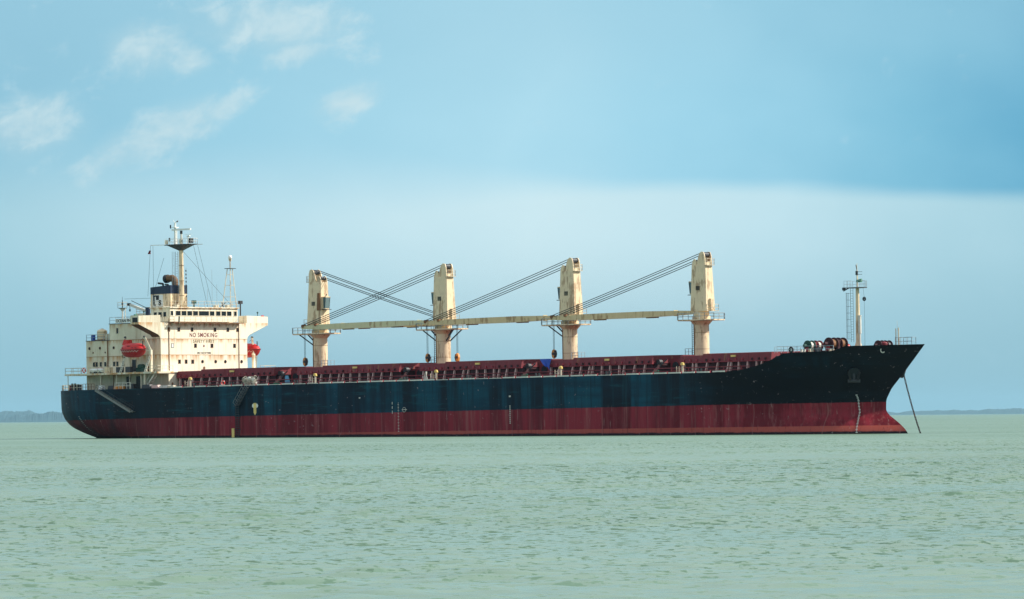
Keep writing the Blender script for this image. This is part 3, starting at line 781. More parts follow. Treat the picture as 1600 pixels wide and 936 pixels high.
    text('lettering', 'OCEAN PHOENIX', 'letter_black', nb, .72, M_stbd(-38.45, -10.33, 20.02), align='LEFT', space=1.0, bold=.012)
    # fresh water tank on the lower roof
    tk = MB().cyl((-43.4, -8.9, 17.25), (-43.4, -8.9, 18.75), .88, n=20).cyl((-43.4, -8.9, 18.75), (-43.4, -8.9, 18.98), .88, .5, n=20).cyl((-43.4, -8.9, 18.98), (-43.4, -8.9, 19.12), .26, n=12).build('water_tank', 'crane', ship)
    MB().box(-44.3, -42.5, -9.8, -8.0, 17.09, 17.25).torus((-43.4, -8.9, 17.8), .89, .03, 'z').torus((-43.4, -8.9, 18.4), .89, .03, 'z').build('tank_base', 'brown', tk)
    for x, y, h_ in ((-41.6, -9.4, .9), (-41.2, -8.6, .7), (-40.8, -9.5, 1.1)): MB().box(x-.25, x+.25, y-.25, y+.25, 17.1, 17.1+h_).cyl((x, y, 17.1+h_), (x, y, 17.3+h_), .15, n=8).build('vent_head', 'rail', ship)
    # stern light mast on the upper roof
    sm = MB().cyl((-38.6, -8.6, 19.86), (-38.6, -8.6, 22.4), .16, .12, n=10).cyl((-38.6, -8.6, 21.9), (-38.6, -8.6, 22.4), .14, .5, n=12).build('aft_light_mast', 'white_dirty', ship)
    MB().cyl((-38.6, -8.6, 22.4), (-38.6, -8.6, 22.5), .72, n=14).build('platform', 'steel_dark', sm)
    MB().rail([(-39.2, -9.1, 22.5), (-38.0, -9.1, 22.5), (-38.0, -8.1, 22.5), (-39.2, -8.1, 22.5), (-39.2, -9.1, 22.5)], .95, .9, .025).bar((-37.9, -8.6, 19.9), (-37.9, -8.6, 22.4), .08).build('railing', 'rail', sm, 0)
    MB().cyl((-38.6, -8.6, 22.5), (-38.6, -8.6, 23.8), .07, n=8).cyl((-38.6, -8.6, 23.0), (-38.6, -8.6, 23.35), .16, n=8).cyl((-38.6, -8.6, 23.8), (-38.6, -8.6, 24.4), .03, n=6).build('lamp', 'steel_dark', sm)
    # stores crane abaft the wheelhouse
    sc = MB().cyl((-34.9, -6.2, 19.9), (-34.9, -6.2, 22.5), .42, n=14).build('stores_crane', 'navy', ship)
    j = MB().bar((-35.2, -6.2, 21.9), (-39.4, -6.2, 23.1), .34, .42).build('jib', 'white_dirty', sc, 0)
    MB().box(-39.75, -39.2, -6.42, -5.98, 22.9, 23.35).build('jib_head', 'black', sc, 0)
    MB().bar((-35.4, -6.2, 22.5), (-38.9, -6.2, 23.75), .09).cyl((-39.3, -6.2, 22.95), (-39.3, -6.2, 22.2), .05, n=6).ball((-39.3, -6.2, 22.15), .14, .14, .25).build('hoist', 'steel_dark', sc)
    return hs
house = build_house()

def build_funnel():
    # casing behind the wheelhouse
    c = MB().box(-40.0, -33.2, -4.2, 4.2, 19.86, 21.6).build('engine_casing', 'house', ship, 0)
    def oct_(x0, x1, y, k): return [(x0+k, -y), (x1-k, -y), (x1, -y+k), (x1, y-k), (x1-k, y), (x0+k, y), (x0, y-k), (x0, -y+k)]
    fb = MB().prism(oct_(-38.6, -33.7, 2.3, .35), 'z', 21.6, 24.84).build('funnel', 'crane', ship)
    P = oct_(-38.62, -33.68, 2.32, .35); n = 8
    MB().add([(x, y, 24.841) for x, y in P]+[(x, y, 26.0+(x+38.6)*.06) for x, y in P], [tuple(range(n-1, -1, -1)), tuple(range(n, 2*n))]+[(i, (i+1) % n, n+(i+1) % n, n+i) for i in range(n)]).build('black_top', 'navy', fb)
    MB().box(-37.75, -35.2, -2.36, -2.29, 22.75, 24.7).build('emblem_panel', 'white', fb, 0)
    MB().box(-36.85, -36.15, -2.40, -2.35, 23.85, 24.62).box(-37.55, -37.2, -2.40, -2.35, 22.95, 24.62).box(-37.2, -36.85, -2.40, -2.35, 24.4, 24.62).build('emblem_block', 'letter_black', fb, 0)
    text('lettering', 'L', 'letter_black', fb, 1.25, M_stbd(-37.55, -2.37, 22.95), align='LEFT', bold=.05)
    text('lettering', 's', 'letter_black', fb, 1.75, M_stbd(-36.25, -2.37, 22.95), align='LEFT', bold=.06)
    # curved uptake bending aft, smaller pipes
    pts = [(-34.9, .3, 26.0), (-34.9, .3, 26.9), (-35.15, .3, 27.35), (-35.6, .3, 27.55), (-36.7, .3, 27.5)]
    e = MB()
    for a, b_ in zip(pts[:-1], pts[1:]): e.cyl(a, b_, .58, .58, 14)
    for p in pts[1:-1]: e.ball(p, .58, n=14)
    e.build('exhaust_uptake', 'exhaust', fb)
    MB().cyl((-36.6, .3, 27.5), (-37.2, .3, 27.45), .72, .74, 14).build('uptake_mouth', 'black', fb)
    MB().tube([(-36.6, -.9, 26.0), (-36.6, -.9, 26.6), (-37.8, -.9, 26.75)], .17, 8).tube([(-37.2, .9, 26), (-37.2, .9, 26.5), (-38.0, .9, 26.55)], .13, 8).build('exhaust_pipe', 'black', fb)
    rl = MB().rail([(-39.9, -4.1, 21.6), (-33.3, -4.1, 21.6), (-33.3, 4.1, 21.6)], 1.0, .8, .03, (1.0, .66, .33)).build('railing', 'white_dirty', ship, 0)
build_funnel()

def build_masts():
    # radar mast on the wheelhouse roof
    m = MB().cyl((-33.0, 0, 21.0), (-33.0, 0, 32.4), .44, .36, n=18).build('radar_mast', 'crane', ship)
    for a in (0, 2.1, 4.2): MB().prism([(.36, 22.36), (1.2, 22.36), (.36, 24.0)], 'y', -.04, .04).build('gusset', 'crane', m, 0).matrix_local = Matrix.Translation((-33, 0, 0)) @ Matrix.Rotation(a+.3, 4, 'Z')
    rg = MB()
    for z in (24.5, 27.0, 29.6): rg.torus((-33, 0, z), .42, .04, 'z')
    rg.each('mast_ring', 'brown', m)
    P = [(-36.4, -.7), (-35.4, -1.5), (-31.0, -1.5), (-29.8, -.8), (-29.8, .8), (-31.0, 1.5), (-35.4, 1.5), (-36.4, .7)]
    MB().prism(P, 'z', 33.1, 33.22).build('platform', 'steel_dark', m, 0)
    k = MB(); n = 8
    Q = [(-33+(x+33)*.82, y*.9) for x, y in P]; q = [(-33+.40*cos(t), .40*sin(t)) for t in (pi+pi/8+2*pi*i/8 for i in range(8))]
    k.add([(x, y, 32.15) for x, y in q]+[(x, y, 33.09) for x, y in Q], [tuple(range(n-1, -1, -1)), tuple(range(n, 2*n))]+[(i, (i+1) % n, n+(i+1) % n, n+i) for i in range(n)])
    k.build('platform_bracket', 'steel_dark', m, 0)
    MB().rail([(x, y, 33.22) for x, y in P[1:]], .95, 1.1, .022).build('railing', 'white', m, 0)
    # yardarm with signal halyards
    MB().bar((-38.0, -2.4, 33.2), (-33.0, 0, 33.15), .10).bar((-33.0, 0, 33.15), (-30.4, 2.6, 33.2), .10).build('yardarm', 'white_dirty', m, 0)
    # upper posts, scanner pedestals, lamps
    MB().cyl((-34.6, .2, 33.2), (-34.6, .2, 36.9), .22, .17, n=10).box(-35.0, -34.1, -.2, .6, 36.1, 36.22).bar((-34.2, .2, 33.2), (-34.2, .2, 36.1), .1).bar((-34.6, .2, 36.9), (-35.0, .2, 37.4), .07).bar((-34.6, .2, 36.9), (-34.1, .2, 37.2), .10).build('top_post', 'white', m)
    MB().cyl((-35.3, -.2, 36.0), (-35.3, -.2, 36.6), .12, n=8).cyl((-35.4, -.4, 33.8), (-35.4, -.4, 34.4), .14, n=8).cyl((-34.15, .2, 37.1), (-33.9, .2, 37.25), .12, n=8).build('lamp', 'steel_dark', m)
    MB().cyl((-32.9, 0, 33.2), (-32.9, 0, 35.0), .20, .16, n=10).build('pedestal', 'white_dirty', m)
    MB().cyl((-32.9, 0, 35.0), (-32.9, 0, 35.55), .22, n=10).build('scanner_motor', 'black', m)
    MB().box(-35.1, -30.6, -.14, .14, 35.6, 35.88).build('radar_scanner', 'white', m, 0)
    MB().cyl((-30.9, -.3, 33.2), (-30.9, -.3, 34.5), .12, n=8).bar((-31.2, -.3, 34.5), (-30.5, -.3, 34.6), .22).bar((-31.7, -.3, 34.85), (-30.0, -.3, 34.85), .06).build('small_scanner', 'white', m)
    MB().box(-30.3, -29.85, -.8, -.1, 33.35, 34.15).build('floodlight_box', 'black', m, 0)
    for dx, dy, z in ((-35.6, -.9, 33.3), (-31.8, -1.2, 33.3)): MB().box(dx-.2, dx+.2, dy-.2, dy+.2, z, z+.7).build('instrument_box', 'rail', m, 0)
    MB().ladder((-33.75, -.35, 22.4), (-33.75, -.35, 32.0), .42, .42, .028, (.7, .7, 0)).ladder((-34.2, -.75, 22.4), (-34.2, -.75, 32.0), .3, 1.3, .022, (.7, .7, 0)).build('ladder', 'rail_grey', m, 0)
    st = MB()
    for a, b_ in (((-38.0, -2.4, 33.1), (-38.4, -2.8, 24.5)), ((-37.6, -2.2, 33.1), (-37.4, -2.4, 24.5)), ((-36.0, -1.2, 31.0), (-37.6, -2.4, 24.5)),
                 ((-31.5, 1.5, 33.0), (-29.6, 2.8, 22.5)), ((-30.8, 1.8, 33.0), (-29.0, 3.4, 22.5)), ((-32.7, .2, 32.0), (-28.2, 7.0, 22.8)),
                 ((-38.2, -8.5, 24.0), (-38.4, -2.2, 24.2))):
        st.cyl(a, b_, .025, n=5)
    st.build('stay_wire', 'rope', m)
    sg = MB()
    for z in np.arange(24.2, 29.0, .62): sg.cyl((-32.1, .2, z), (-32.1, .2, z+.3), .10, n=8)
    sg.cyl((-32.1, .2, 22.4), (-32.1, .2, 29.2), .02, n=5).build('signal_lights', 'steel_dark', m)
    # lattice aerial mast, port side of the roof
    l = MB(); apex = (-28.7, 7.4, 29.0)
    for (x, y) in ((-29.3, 6.0), (-28.3, 8.4), (-27.9, 6.6)):
        l.bar((x, y, 22.36), (apex[0]+(x-apex[0])*.35, apex[1]+(y-apex[1])*.35, apex[2]), .10)
    for z in (24.2, 26.2, 28): 
        t = (z-22.36)/6.64*.65; pp = [(x+(apex[0]-x)*t, y+(apex[1]-y)*t, z) for x, y in ((-29.3, 6.0), (-28.3, 8.4), (-27.9, 6.6))]
        l.tube(pp+[pp[0]], .035, 5)
    l = l.build('aerial_mast', 'rail', ship, 0)
    MB().box(-29.4, -28.0, 6.7, 8.1, 29.0, 29.1).build('platform', 'steel_dark', l, 0)
    MB().cyl((-28.7, 7.4, 29.1), (-28.7, 7.4, 30.5), .10, n=8).cyl((-28.7, 7.4, 30.3), (-28.7, 7.4, 30.75), .2, .3, n=12).build('aerial_post', 'rail', l)
    MB().ball((-28.7, 7.4, 31.0), .34, .34, .34, 16, 10).build('satellite_dome', 'lens', l)
    wh = MB()
    for x, y, h_ in ((-29.6, 3.9, 6.5), (-29.8, 3.0, 3.2), (-30.2, 5.6, 4.0)): wh.cyl((x, y, 22.36), (x, y, 22.36+h_), .025, n=5)
    wh.build('whip_aerial', 'rail_grey', ship)
    for x, y, mt in ((-28.6, -1.4, 'green_dark'), (-28.2, 9.2, 'steel_dark')):
        b_ = MB().cyl((x, y, 22.36 if y < 8.1 else 21.0), (x, y, 23.0), .12, n=8).box(x-.3, x+.3, y-.3, y+.3, 23.0, 23.55).build('searchlight', mt, ship)
    for x, y in ((-28.8, -5.2), (-28.4, 3.6), (-28.3, 6.2)): MB().box(x-.35, x+.35, y-.3, y+.3, 22.36, 22.75).build('roof_locker', 'rail', ship, 0)
    MB().bar((-28.3, 4.5, 22.4), (-27.9, 5.4, 23.2), .10).bar((-28.3, 5.3, 22.4), (-27.9, 4.5, 23.2), .10).build('roof_bracket', 'steel_dark', ship, 0)
build_masts()

# ------------------------------------------------------------------ deck cranes
def build_crane(xc, face, jib_mat, tip_y, plat, tip_len=30.6, cab_y=0.0, ladder=True, struts=(-1,)):
    """column on the centreline at xc; face +1 looks forward, -1 aft; tip_y: where the jib head lies across the ship"""
    def L(x, y, z): return (xc+face*x, face*y, z)      # crane-local to ship
    def tr(mb): 
        mb.v = [L(*p) for p in mb.v]
        return mb
    col = MB().cyl((xc, 0, 8.57), (xc, 0, 17.05), 1.2, 1.2, 28).build('deck_crane', 'crane', ship)
    MB().cyl((xc, 0, 16.4), (xc, 0, 17.0), 1.21, 1.75, 28).build('column_flare', 'crane', col)
    cr = MB()
    for z in (12.6, 15.2): cr.torus((xc, 0, z), 1.2, .035, 'z', 28)
    cr.each('weld_band', 'seam', col)
    MB().cyl((xc-.62, -1.09, 11), (xc-.62, -1.09, 16.9), .07, n=8).build('cable_trunk', 'brown', col)
    xa, xb, yw = plat
    P = [(xc+xa, -1.2), (xc+xa+.9, -yw), (xc+xb-.9, -yw), (xc+xb, -1.2), (xc+xb, 1.2), (xc+xb-.9, yw), (xc+xa+.9, yw), (xc+xa, 1.2)]
    pf = MB().prism(P, 'z', 17.06, 17.24).build('platform', 'crane', col, 0)
    MB().rail([(x, y, 17.24) for x, y in P+[P[0]]], .98, 1.15, .032).build('railing', 'rail_grey', col, 0)
    sr = MB()
    for s in struts:
        e = xa if s < 0 else xb
        sr.bar((xc+e*.72, -1.0, 17.05), (xc+s*1.15, -.5, 15.3), .16).bar((xc+e*.72, 1.0, 17.05), (xc+s*1.15, .5, 15.3), .16).bar((xc+e*.45, 0, 17.05), (xc+s*1.15, 0, 16.1), .10)
    if sr.v: sr.each('platform_strut', 'steel_dark', col, 0)
    MB().cyl((xc, 0, 17.24), (xc, 0, 17.75), 1.42, n=28).cyl((xc, 0, 17.75), (xc, 0, 18.55), 1.28, n=28).build('slewing_ring', 'crane', col)
    # machinery house, tapering upwards, corners chamfered
    yb, yt, k = 1.28, 1.0, .22
    prof = [(-2.0, 18.56), (1.3, 18.56), (1.18, 25.75), (-1.72, 25.75)]
    V = []
    for (z, y, x0, x1) in ((18.56, yb, -2.0, 1.3), (25.75, yt, -1.72, 1.15)):
        V += [(x0+k, -y, z), (x1-k, -y, z), (x1, -y+k, z), (x1, y-k, z), (x1-k, y, z), (x0+k, y, z), (x0, y-k, z), (x0, -y+k, z)]
    fs = [tuple(range(7, -1, -1)), tuple(range(8, 16))]+[(i, (i+1) % 8, 8+(i+1) % 8, 8+i) for i in range(8)]
    if face < 0: pass
    hs = tr(MB().add(V, fs)).build('machinery_house', 'crane', col, 20)
    # sheave cheeks: tall pair at the back, low pair in front
    back = [(-1.72, 25.75), (-.05, 25.75), (-.05, 26.25), (-.30, 27.1), (-.55, 27.65), (-.95, 27.9), (-1.4, 27.8), (-1.62, 27.2)]
    front = [(.1, 25.75), (1.15, 25.75), (1.0, 26.35), (.75, 26.72), (.45, 26.75), (.2, 26.3)]
    for poly, yy in ((back, .78), (front, .70)):
        for s in (-1, 1):
            tr(MB().prism(poly, 'y', s*yy-.07, s*yy+.07)).build('sheave_cheek', 'crane', hs, 0)
    tr(MB().cyl((-.95, -.70, 27.4), (-.95, .70, 27.4), .42, n=18).cyl((.6, -.62, 26.35), (.6, .62, 26.35), .30, n=16)).build('sheave', 'steel_dark', hs)
    tr(MB().box(-1.55, -.2, -.7, .7, 25.76, 26.3)).build('sheave_base', 'crane', hs, 0)
    tr(MB().box(-2.15, -1.3, -.95, .95, 25.7, 25.78).rail([(-1.9, -.9, 25.78), (-2.1, -.9, 25.78), (-2.1, .9, 25.78), (-1.9, .9, 25.78)], 1.0, .9, .025)).build('head_platform', 'rail', hs, 0)
    # louvre on the starboard side, access door at the back
    for z in (21.85, 22.02, 22.19, 22.36): MB().box(xc+face*-.35-.38, xc+face*-.35+.38, -1.20, -1.12, z, z+.12).build('louvre', 'louvre', hs, 0)
    tr(MB().box(-2.32, -1.85, -.55, .25, 18.75, 20.5)).build('access_door', 'crane', hs, 0)
    tr(MB().box(-2.9, -1.95, -.95, .95, 18.5, 18.58).rail([(-2.0, -.9, 18.58), (-2.85, -.9, 18.58), (-2.85, .9, 18.58), (-2.0, .9, 18.58)], 1.0, .9, .025)).build('back_platform', 'rail', hs, 0)
    pn = [(.5, 21.0), (1.32, 21.0), (1.27, 23.9), (.7, 23.9)]
    if face > 0: MB().prism([(xc+a, b_) for a, b_ in pn], 'y', -1.26, -1.10).build('rusty_panel', 'brown', hs, 0)
    # operator cab on the jib side
    cb = tr(MB().box(1.2, 1.55, cab_y-.55, cab_y+.55, 21.3, 23.3).box(1.55, 2.15, cab_y-.55, cab_y+.55, 23.15, 23.3).box(1.55, 1.9, cab_y-.55, cab_y+.55, 21.25, 21.38)).build('operator_cab', 'crane', hs, 0)
    gl = [(1.551, 21.39), (1.95, 21.39), (2.1, 23.14), (1.551, 23.14)]
    tr(MB().prism(gl, 'y', cab_y-.50, cab_y+.50)).build('cab_glass', 'cab_glass', cb, 0)
    tr(MB().bar((1.9, cab_y-.53, 21.3), (2.12, cab_y-.53, 23.2), .06).bar((1.9, cab_y+.53, 21.3), (2.12, cab_y+.53, 23.2), .06).box(1.2, 2.3, cab_y-.65, cab_y+.65, 21.1, 21.2).bar((1.6, cab_y, 23.3), (1.9, cab_y, 23.75), .1)).build('cab_frame', 'steel_dark', cb, 0)
    # jib: box girder tapering to both ends, stowed level
    zr, zt_ = 18.40, 18.20
    ty = tip_y*face        # into crane-local y
    def at(t): return Vector((1.0+(tip_len-1.0)*t, ty*t, zr+(zt_-zr)*t))
    secs = [(0, .46, .5), (.10, .72, .75), (.35, .98, .95), (.75, .94, .95), (.93, .70, .75), (1.0, .46, .6)]
    V = []; F = []
    for i, (t, h_, w_) in enumerate(secs):
        p = at(t); V += [(p.x, p.y-w_/2, p.z-h_/2), (p.x, p.y+w_/2, p.z-h_/2), (p.x, p.y+w_/2, p.z+h_/2), (p.x, p.y-w_/2, p.z+h_/2)]
    for i in range(len(secs)-1):
        for q in range(4): F.append((4*i+q, 4*i+4+q, 4*i+4+(q+1) % 4, 4*i+(q+1) % 4))
    F += [(0, 1, 2, 3), tuple(4*(len(secs)-1)+q for q in (3, 2, 1, 0))]
    jb = tr(MB().add(V, F)).build('jib', jib_mat, col, 0)
    lug = MB()
    for t in (.14, .32, .50, .68, .86):
        p = at(t); lug.box(p.x-.04, p.x+.04, p.y-.47, p.y+.47, p.z-.46, p.z+.47)
    tr(lug).each('jib_band', jib_mat, jb, 0)
    for t in (.30, .66):
        p = at(t); tr(MB().box(p.x-1.1, p.x+1.1, p.y-.3, p.y+.3, p.z-.62, p.z-.43)).build('cable_tray', 'brown', jb, 0)
    p = at(1.0); tr(MB().cyl((p.x-.3, p.y-.4, p.z+.25), (p.x-.3, p.y+.4, p.z+.25), .28, n=16).cyl((p.x-3.2, p.y-.4, p.z+.40), (p.x-3.2, p.y+.4, p.z+.40), .22, n=14)).each('jib_sheave', 'brown', jb)
    # luffing and hoisting ropes
    for (t, zo, src) in ((.985, .40, (-.95, 27.80)), (.90, .50, (.6, 26.55))):
        for s in (-1, 1):
            q = at(t); o = Vector((src[0], s*.55, src[1]+s*.0)); e = Vector((q.x, q.y+s*.55, q.z+zo))
            m_ = MB(); pts = []
            for i in range(9):
                w = i/8; c_ = o.lerp(e, w); c_.z -= .10*4*w*(1-w); pts.append(tuple(c_))
            m_.tube(pts, .062, 5)
            tr(m_).build('wire_rope', 'rope', col)
    # hook block hanging from the jib head
    q = at(.985)
    hr = MB().cyl((q.x, q.y-.12, q.z), (q.x, q.y-.12, 13.1), .035, n=5).cyl((q.x, q.y+.12, q.z), (q.x, q.y+.12, 13.1), .035, n=5)
    tr(hr).build('hoist_rope', 'rope', col)
    hk = MB(); dia = [(-.40, 12.55), (-.26, 12.0), (0, 11.78), (.26, 12.0), (.40, 12.55), (.26, 13.05), (0, 13.25), (-.26, 13.05)]
    hk.prism([(q.x+a, b_) for a, b_ in dia], 'y', q.y-.20, q.y+.20)
    hb = tr(hk).build('hook_block', 'hook', col, 0)
    tr(MB().cyl((q.x, q.y-.24, 12.55), (q.x, q.y+.24, 12.55), .24, n=14).prism([(q.x-.42*1.04, 12.55), (q.x-.28, 11.98), (q.x-.2, 12.0), (q.x-.3, 12.55), (q.x-.2, 13.07), (q.x-.28, 13.1)], 'y', q.y-.27, q.y+.27)).build('hook_sheave', 'steel_dark', hb)
    if ladder: MB().ladder((xc-1.0, -.80, 8.7), (xc-1.0, -.80, 17.1), .42, .34, .035, (.7, .7, 0)).build('ladder', 'steel_dark', col, 0)
    sx_ = -1 if ladder else 1
    MB().rail([(xc+sx_*1.2, -1.0, 11.7), (xc+sx_*2.6, -1.0, 11.7), (xc+sx_*2.6, .6, 11.7)], 1.0, .8, .03).build('base_railing', 'rail_grey', col, 0)
    return col
build_crane(0.0, 1, 'jib_paint', 2.0, (-5.3, 3.6, 2.0), 30.0, -.2, False)
build_crane(28.3, -1, 'crane_green', -2.0, (-5.0, 4.5, 2.0), 30.4, -.1, True, (-1, 1))
build_crane(56.35, -1, 'jib_paint', -2.0, (-5.1, 3.5, 2.0), 30.2, -.1, False)
build_crane(84.4, -1, 'jib_paint', -2.0, (-3.8, 3.7, 2.4), 30.2, -.1, True, ())

# ------------------------------------------------------------------ forecastle and stern gear
def drum_winch(x, y, z, s=1.0, mats=('green_dark', 'white_dirty', 'oxide')):
    """mooring winch: bed, two flanged drums on an athwartships shaft, gearbox, warping head"""
    b_ = MB().box(x-.9*s, x+.9*s, y-2.2*s, y+2.0*s, z, z+.28*s).build('mooring_winch', mats[2], ship, 0)
    zc = z+1.15*s
    for i, y0 in enumerate((-1.7, .2)):
        MB().cyl((x, y+y0*s, zc), (x, y+(y0+.12)*s, zc), .86*s, n=20).cyl((x, y+(y0+1.05)*s, zc), (x, y+(y0+1.17)*s, zc), .86*s, n=20).each('drum_flange', mats[0] if i == 0 else mats[2], b_)
        MB().cyl((x, y+(y0+.12)*s, zc), (x, y+(y0+1.05)*s, zc), .62*s, n=20).build('rope_drum', mats[1], b_)
    MB().box(x-.5*s, x+.6*s, y-.45*s, y+.1*s, z+.28*s, zc+.55*s).build('gearbox', mats[2], b_, 0)
    MB().cyl((x, y-2.6*s, zc), (x, y-1.75*s, zc), .22*s, .34*s, n=14).build('warping_head', mats[0], b_)
    for y0 in (-1.85, 1.45): MB().prism([(x-.45*s, z+.28*s), (x+.45*s, z+.28*s), (x+.14*s, zc+.15*s), (x-.14*s, zc+.15*s)], 'y', y+y0*s-.06, y+y0*s+.06).build('bearing_stand', 'oxide_light', b_, 0)
    return b_
drum_winch(113.1, -6.6, 11.31, .95)
drum_winch(115.6, -4.2, 11.31, 1.15, ('oxide_dark', 'brown', 'oxide_dark'))
drum_winch(119.4, 2.6, 11.31, .9, ('oxide_dark', 'steel_dark', 'oxide_dark'))
def fore_gear():
    fm = MB().cyl((116.4, 0, 11.31), (116.4, 0, 21.2), .40, .27, n=18).cyl((116.4, 0, 11.31), (116.4, 0, 12.8), .85, .42, n=14).build('foremast', 'crane', ship)
    MB().cyl((116.4, 0, 21.2), (116.4, 0, 24.0), .13, .08, n=8).cyl((116.4, 0, 24.0), (116.4, 0, 25.0), .035, n=6).build('topmast', 'crane', fm)
    P = [(114.5, -1.1), (117.4, -1.1), (118.0, -.4), (118.0, .4), (117.4, 1.1), (114.5, 1.1)]
    MB().prism(P, 'z', 21.2, 21.32).build('platform', 'steel_dark', fm, 0)
    MB().rail([(114.6, -1.05, 21.32), (114.6, 1.05, 21.32), (117.4, 1.05, 21.32)], 1.0, .8, .018).rail([(114.6, -1.05, 21.32), (116.0, -1.05, 21.32)], 1.0, .7, .018).rail([(117.3, -1.05, 21.32), (117.9, 0, 21.32), (117.3, 1.05, 21.32)], 1.0, .8, .018).build('railing', 'rail_grey', fm, 0)
    MB().box(116.5, 117.3, -.35, .1, 22.1, 22.5).cyl((116.7, -.1, 22.3), (117.35, -.1, 22.45), .2, n=8).build('lamp', 'green', fm)
    MB().cyl((116.4, -.1, 23.2), (116.4, -.1, 23.85), .2, n=10).bar((116.4, 0, 23.85), (116.2, 0, 24.8), .10).bar((116.5, 0, 23.7), (117.4, 0, 23.7), .06).bar((116.5, 0, 23.3), (117.4, 0, 23.3), .06).build('lamp', 'steel_dark', fm)
    MB().box(114.1, 114.5, -.9, -.5, 20.9, 21.35).bar((114.2, -.7, 20.8), (115.2, -.7, 21.2), .12).build('floodlight', 'steel_dark', fm, 0)
    MB().ladder((115.55, -.35, 12.9), (115.55, -.35, 21.2), .4, .4, .02, (.7, .7, 0)).build('ladder', 'steel_dark', fm, 0)
    cg = MB()
    for z in np.arange(13.4, 20.8, 1.0): cg.torus((115.05, -.6, z), .34, .014, 'z', 12, 4)
    for a in (2.2, 3.1, 4.0, 4.9): cg.bar((115.05+.34*cos(a), -.6+.34*sin(a), 13.4), (115.05+.34*cos(a), -.6+.34*sin(a), 20.5), .025)
    cg.build('ladder_cage', 'steel_dark', fm, 0)
    MB().cyl((116.95, -.25, 14.2), (116.95, -.25, 16.9), .26, n=12).cyl((116.95, -.25, 16.9), (116.95, -.25, 17.0), .32, n=12).cyl((116.9, -.2, 11.4), (116.95, -.25, 14.2), .16, n=8).build('vent_trunk', 'white_dirty', fm)
    # jackstaff and bow rail
    MB().cyl((123.9, .0, 11.3), (123.9, .0, 14.8), .08, n=8).cyl((124.2, .25, 11.3), (124.2, .25, 14.9), .11, n=8).cyl((124.1, .1, 14.8), (124.1, .1, 16.0), .02, n=5).build('jackstaff', 'rail', ship)
    MB().rail([(124.6, -1.0, 12.2), (127.4, -.5, 12.2), (127.4, .5, 12.2), (124.6, 1.0, 12.2), (124.6, -1.0, 12.2)], 1.2, .9, .03).build('railing', 'rail_grey', ship, 0)
    # forecastle side rail
    pts = []
    for x in np.linspace(110.6, 118.4, 9): pts.append((x, -(half(x, 11.3)-.25), 11.36))
    MB().rail(pts, .95, 1.0, .028).build('railing', 'rail_grey', ship, 0)
    MB().rail([(110.6, -13, 11.31), (110.6, 13, 11.31)], .95, 1.5, .028).build('railing', 'rail_grey', ship, 0)
    # fairlead with white rim, bollards, crates
    y = -(half(112.6, 11.3)-.35)
    fl = MB().torus((112.6, y, 11.78), .36, .13, 'y', 16, 8).build('fairlead', 'steel_dark', ship)
    MB().cyl((112.6, y-.05, 11.78), (112.6, y+.05, 11.78), .22, n=12).build('fairlead_roller', 'white', fl)
    for x, yy, h_, mt in ((113.9, -10.2, .5, 'white_dirty'), (115.0, -9.6, .6, 'rail'), (116.0, -9.2, .8, 'steel_dark'), (117.4, -7.6, .5, 'rail'), (114.2, -8.7, .4, 'sign_yellow'), (118.4, -6.4, .55, 'white_dirty')):
        MB().cyl((x-.3, yy, 11.31), (x-.3, yy, 11.31+h_), .2, n=10).cyl((x+.3, yy, 11.31), (x+.3, yy, 11.31+h_), .2, n=10).box(x-.6, x+.6, yy-.25, yy+.25, 11.305, 11.4).build('bollard', mt, ship)
    MB().cyl((120.0, 1.8, 11.31), (120.0, 1.8, 12.6), .55, n=14).ball((120.0, 1.8, 12.6), .6, .6, .3).build('ventilator', 'oxide', ship)
    MB().ball((115.3, -1.6, 12.2), .75, .75, .55).cyl((115.3, -1.6, 11.31), (115.3, -1.6, 12.2), .4, n=10).build('ventilator', 'boat_red', ship)
    # poop gear
    for x, yy, h_, mt in ((-55.6, -3.0, .9, 'steel_dark'), (-54.0, -5.5, .7, 'white_dirty'), (-52.6, -7.6, .8, 'rail'), (-51.4, -8.6, .6, 'oxide'), (-50.0, -9.5, .95, 'steel_dark'), (-48.6, -10.3, .7, 'rail'), (-47.3, -11.3, .8, 'steel_dark'), (-53.2, -6.3, .5, 'sign_yellow')):
        MB().cyl((x-.35, yy, 8.57), (x-.35, yy, 8.95+h_), .2, n=10).cyl((x+.35, yy, 8.57), (x+.35, yy, 8.95+h_), .2, n=10).box(x-.7, x+.7, yy-.3, yy+.3, 8.565, 8.7).build('bollard', mt, ship)
    pts = [(x, -(half(x, 8.6)-.3), 8.62) for x in (-57.0, -55.5, -53, -50, -47, -43.5)]
    MB().rail(pts, 1.0, 1.5, .03).build('railing', 'rail', ship, 0)
    pts = [(x, -(half(x, 8.6)-.3), 8.62) for x in (-43.2, -39.8)]
    MB().rail(pts, 1.05, .8, .035).build('railing', 'brown', ship, 0)
    pts = [(x, -(half(x, 8.6)-.3), 8.62) for x in (-34.2, -30.2)]
    MB().rail(pts, 1.05, 1.0, .035).build('railing', 'white_dirty', ship, 0)
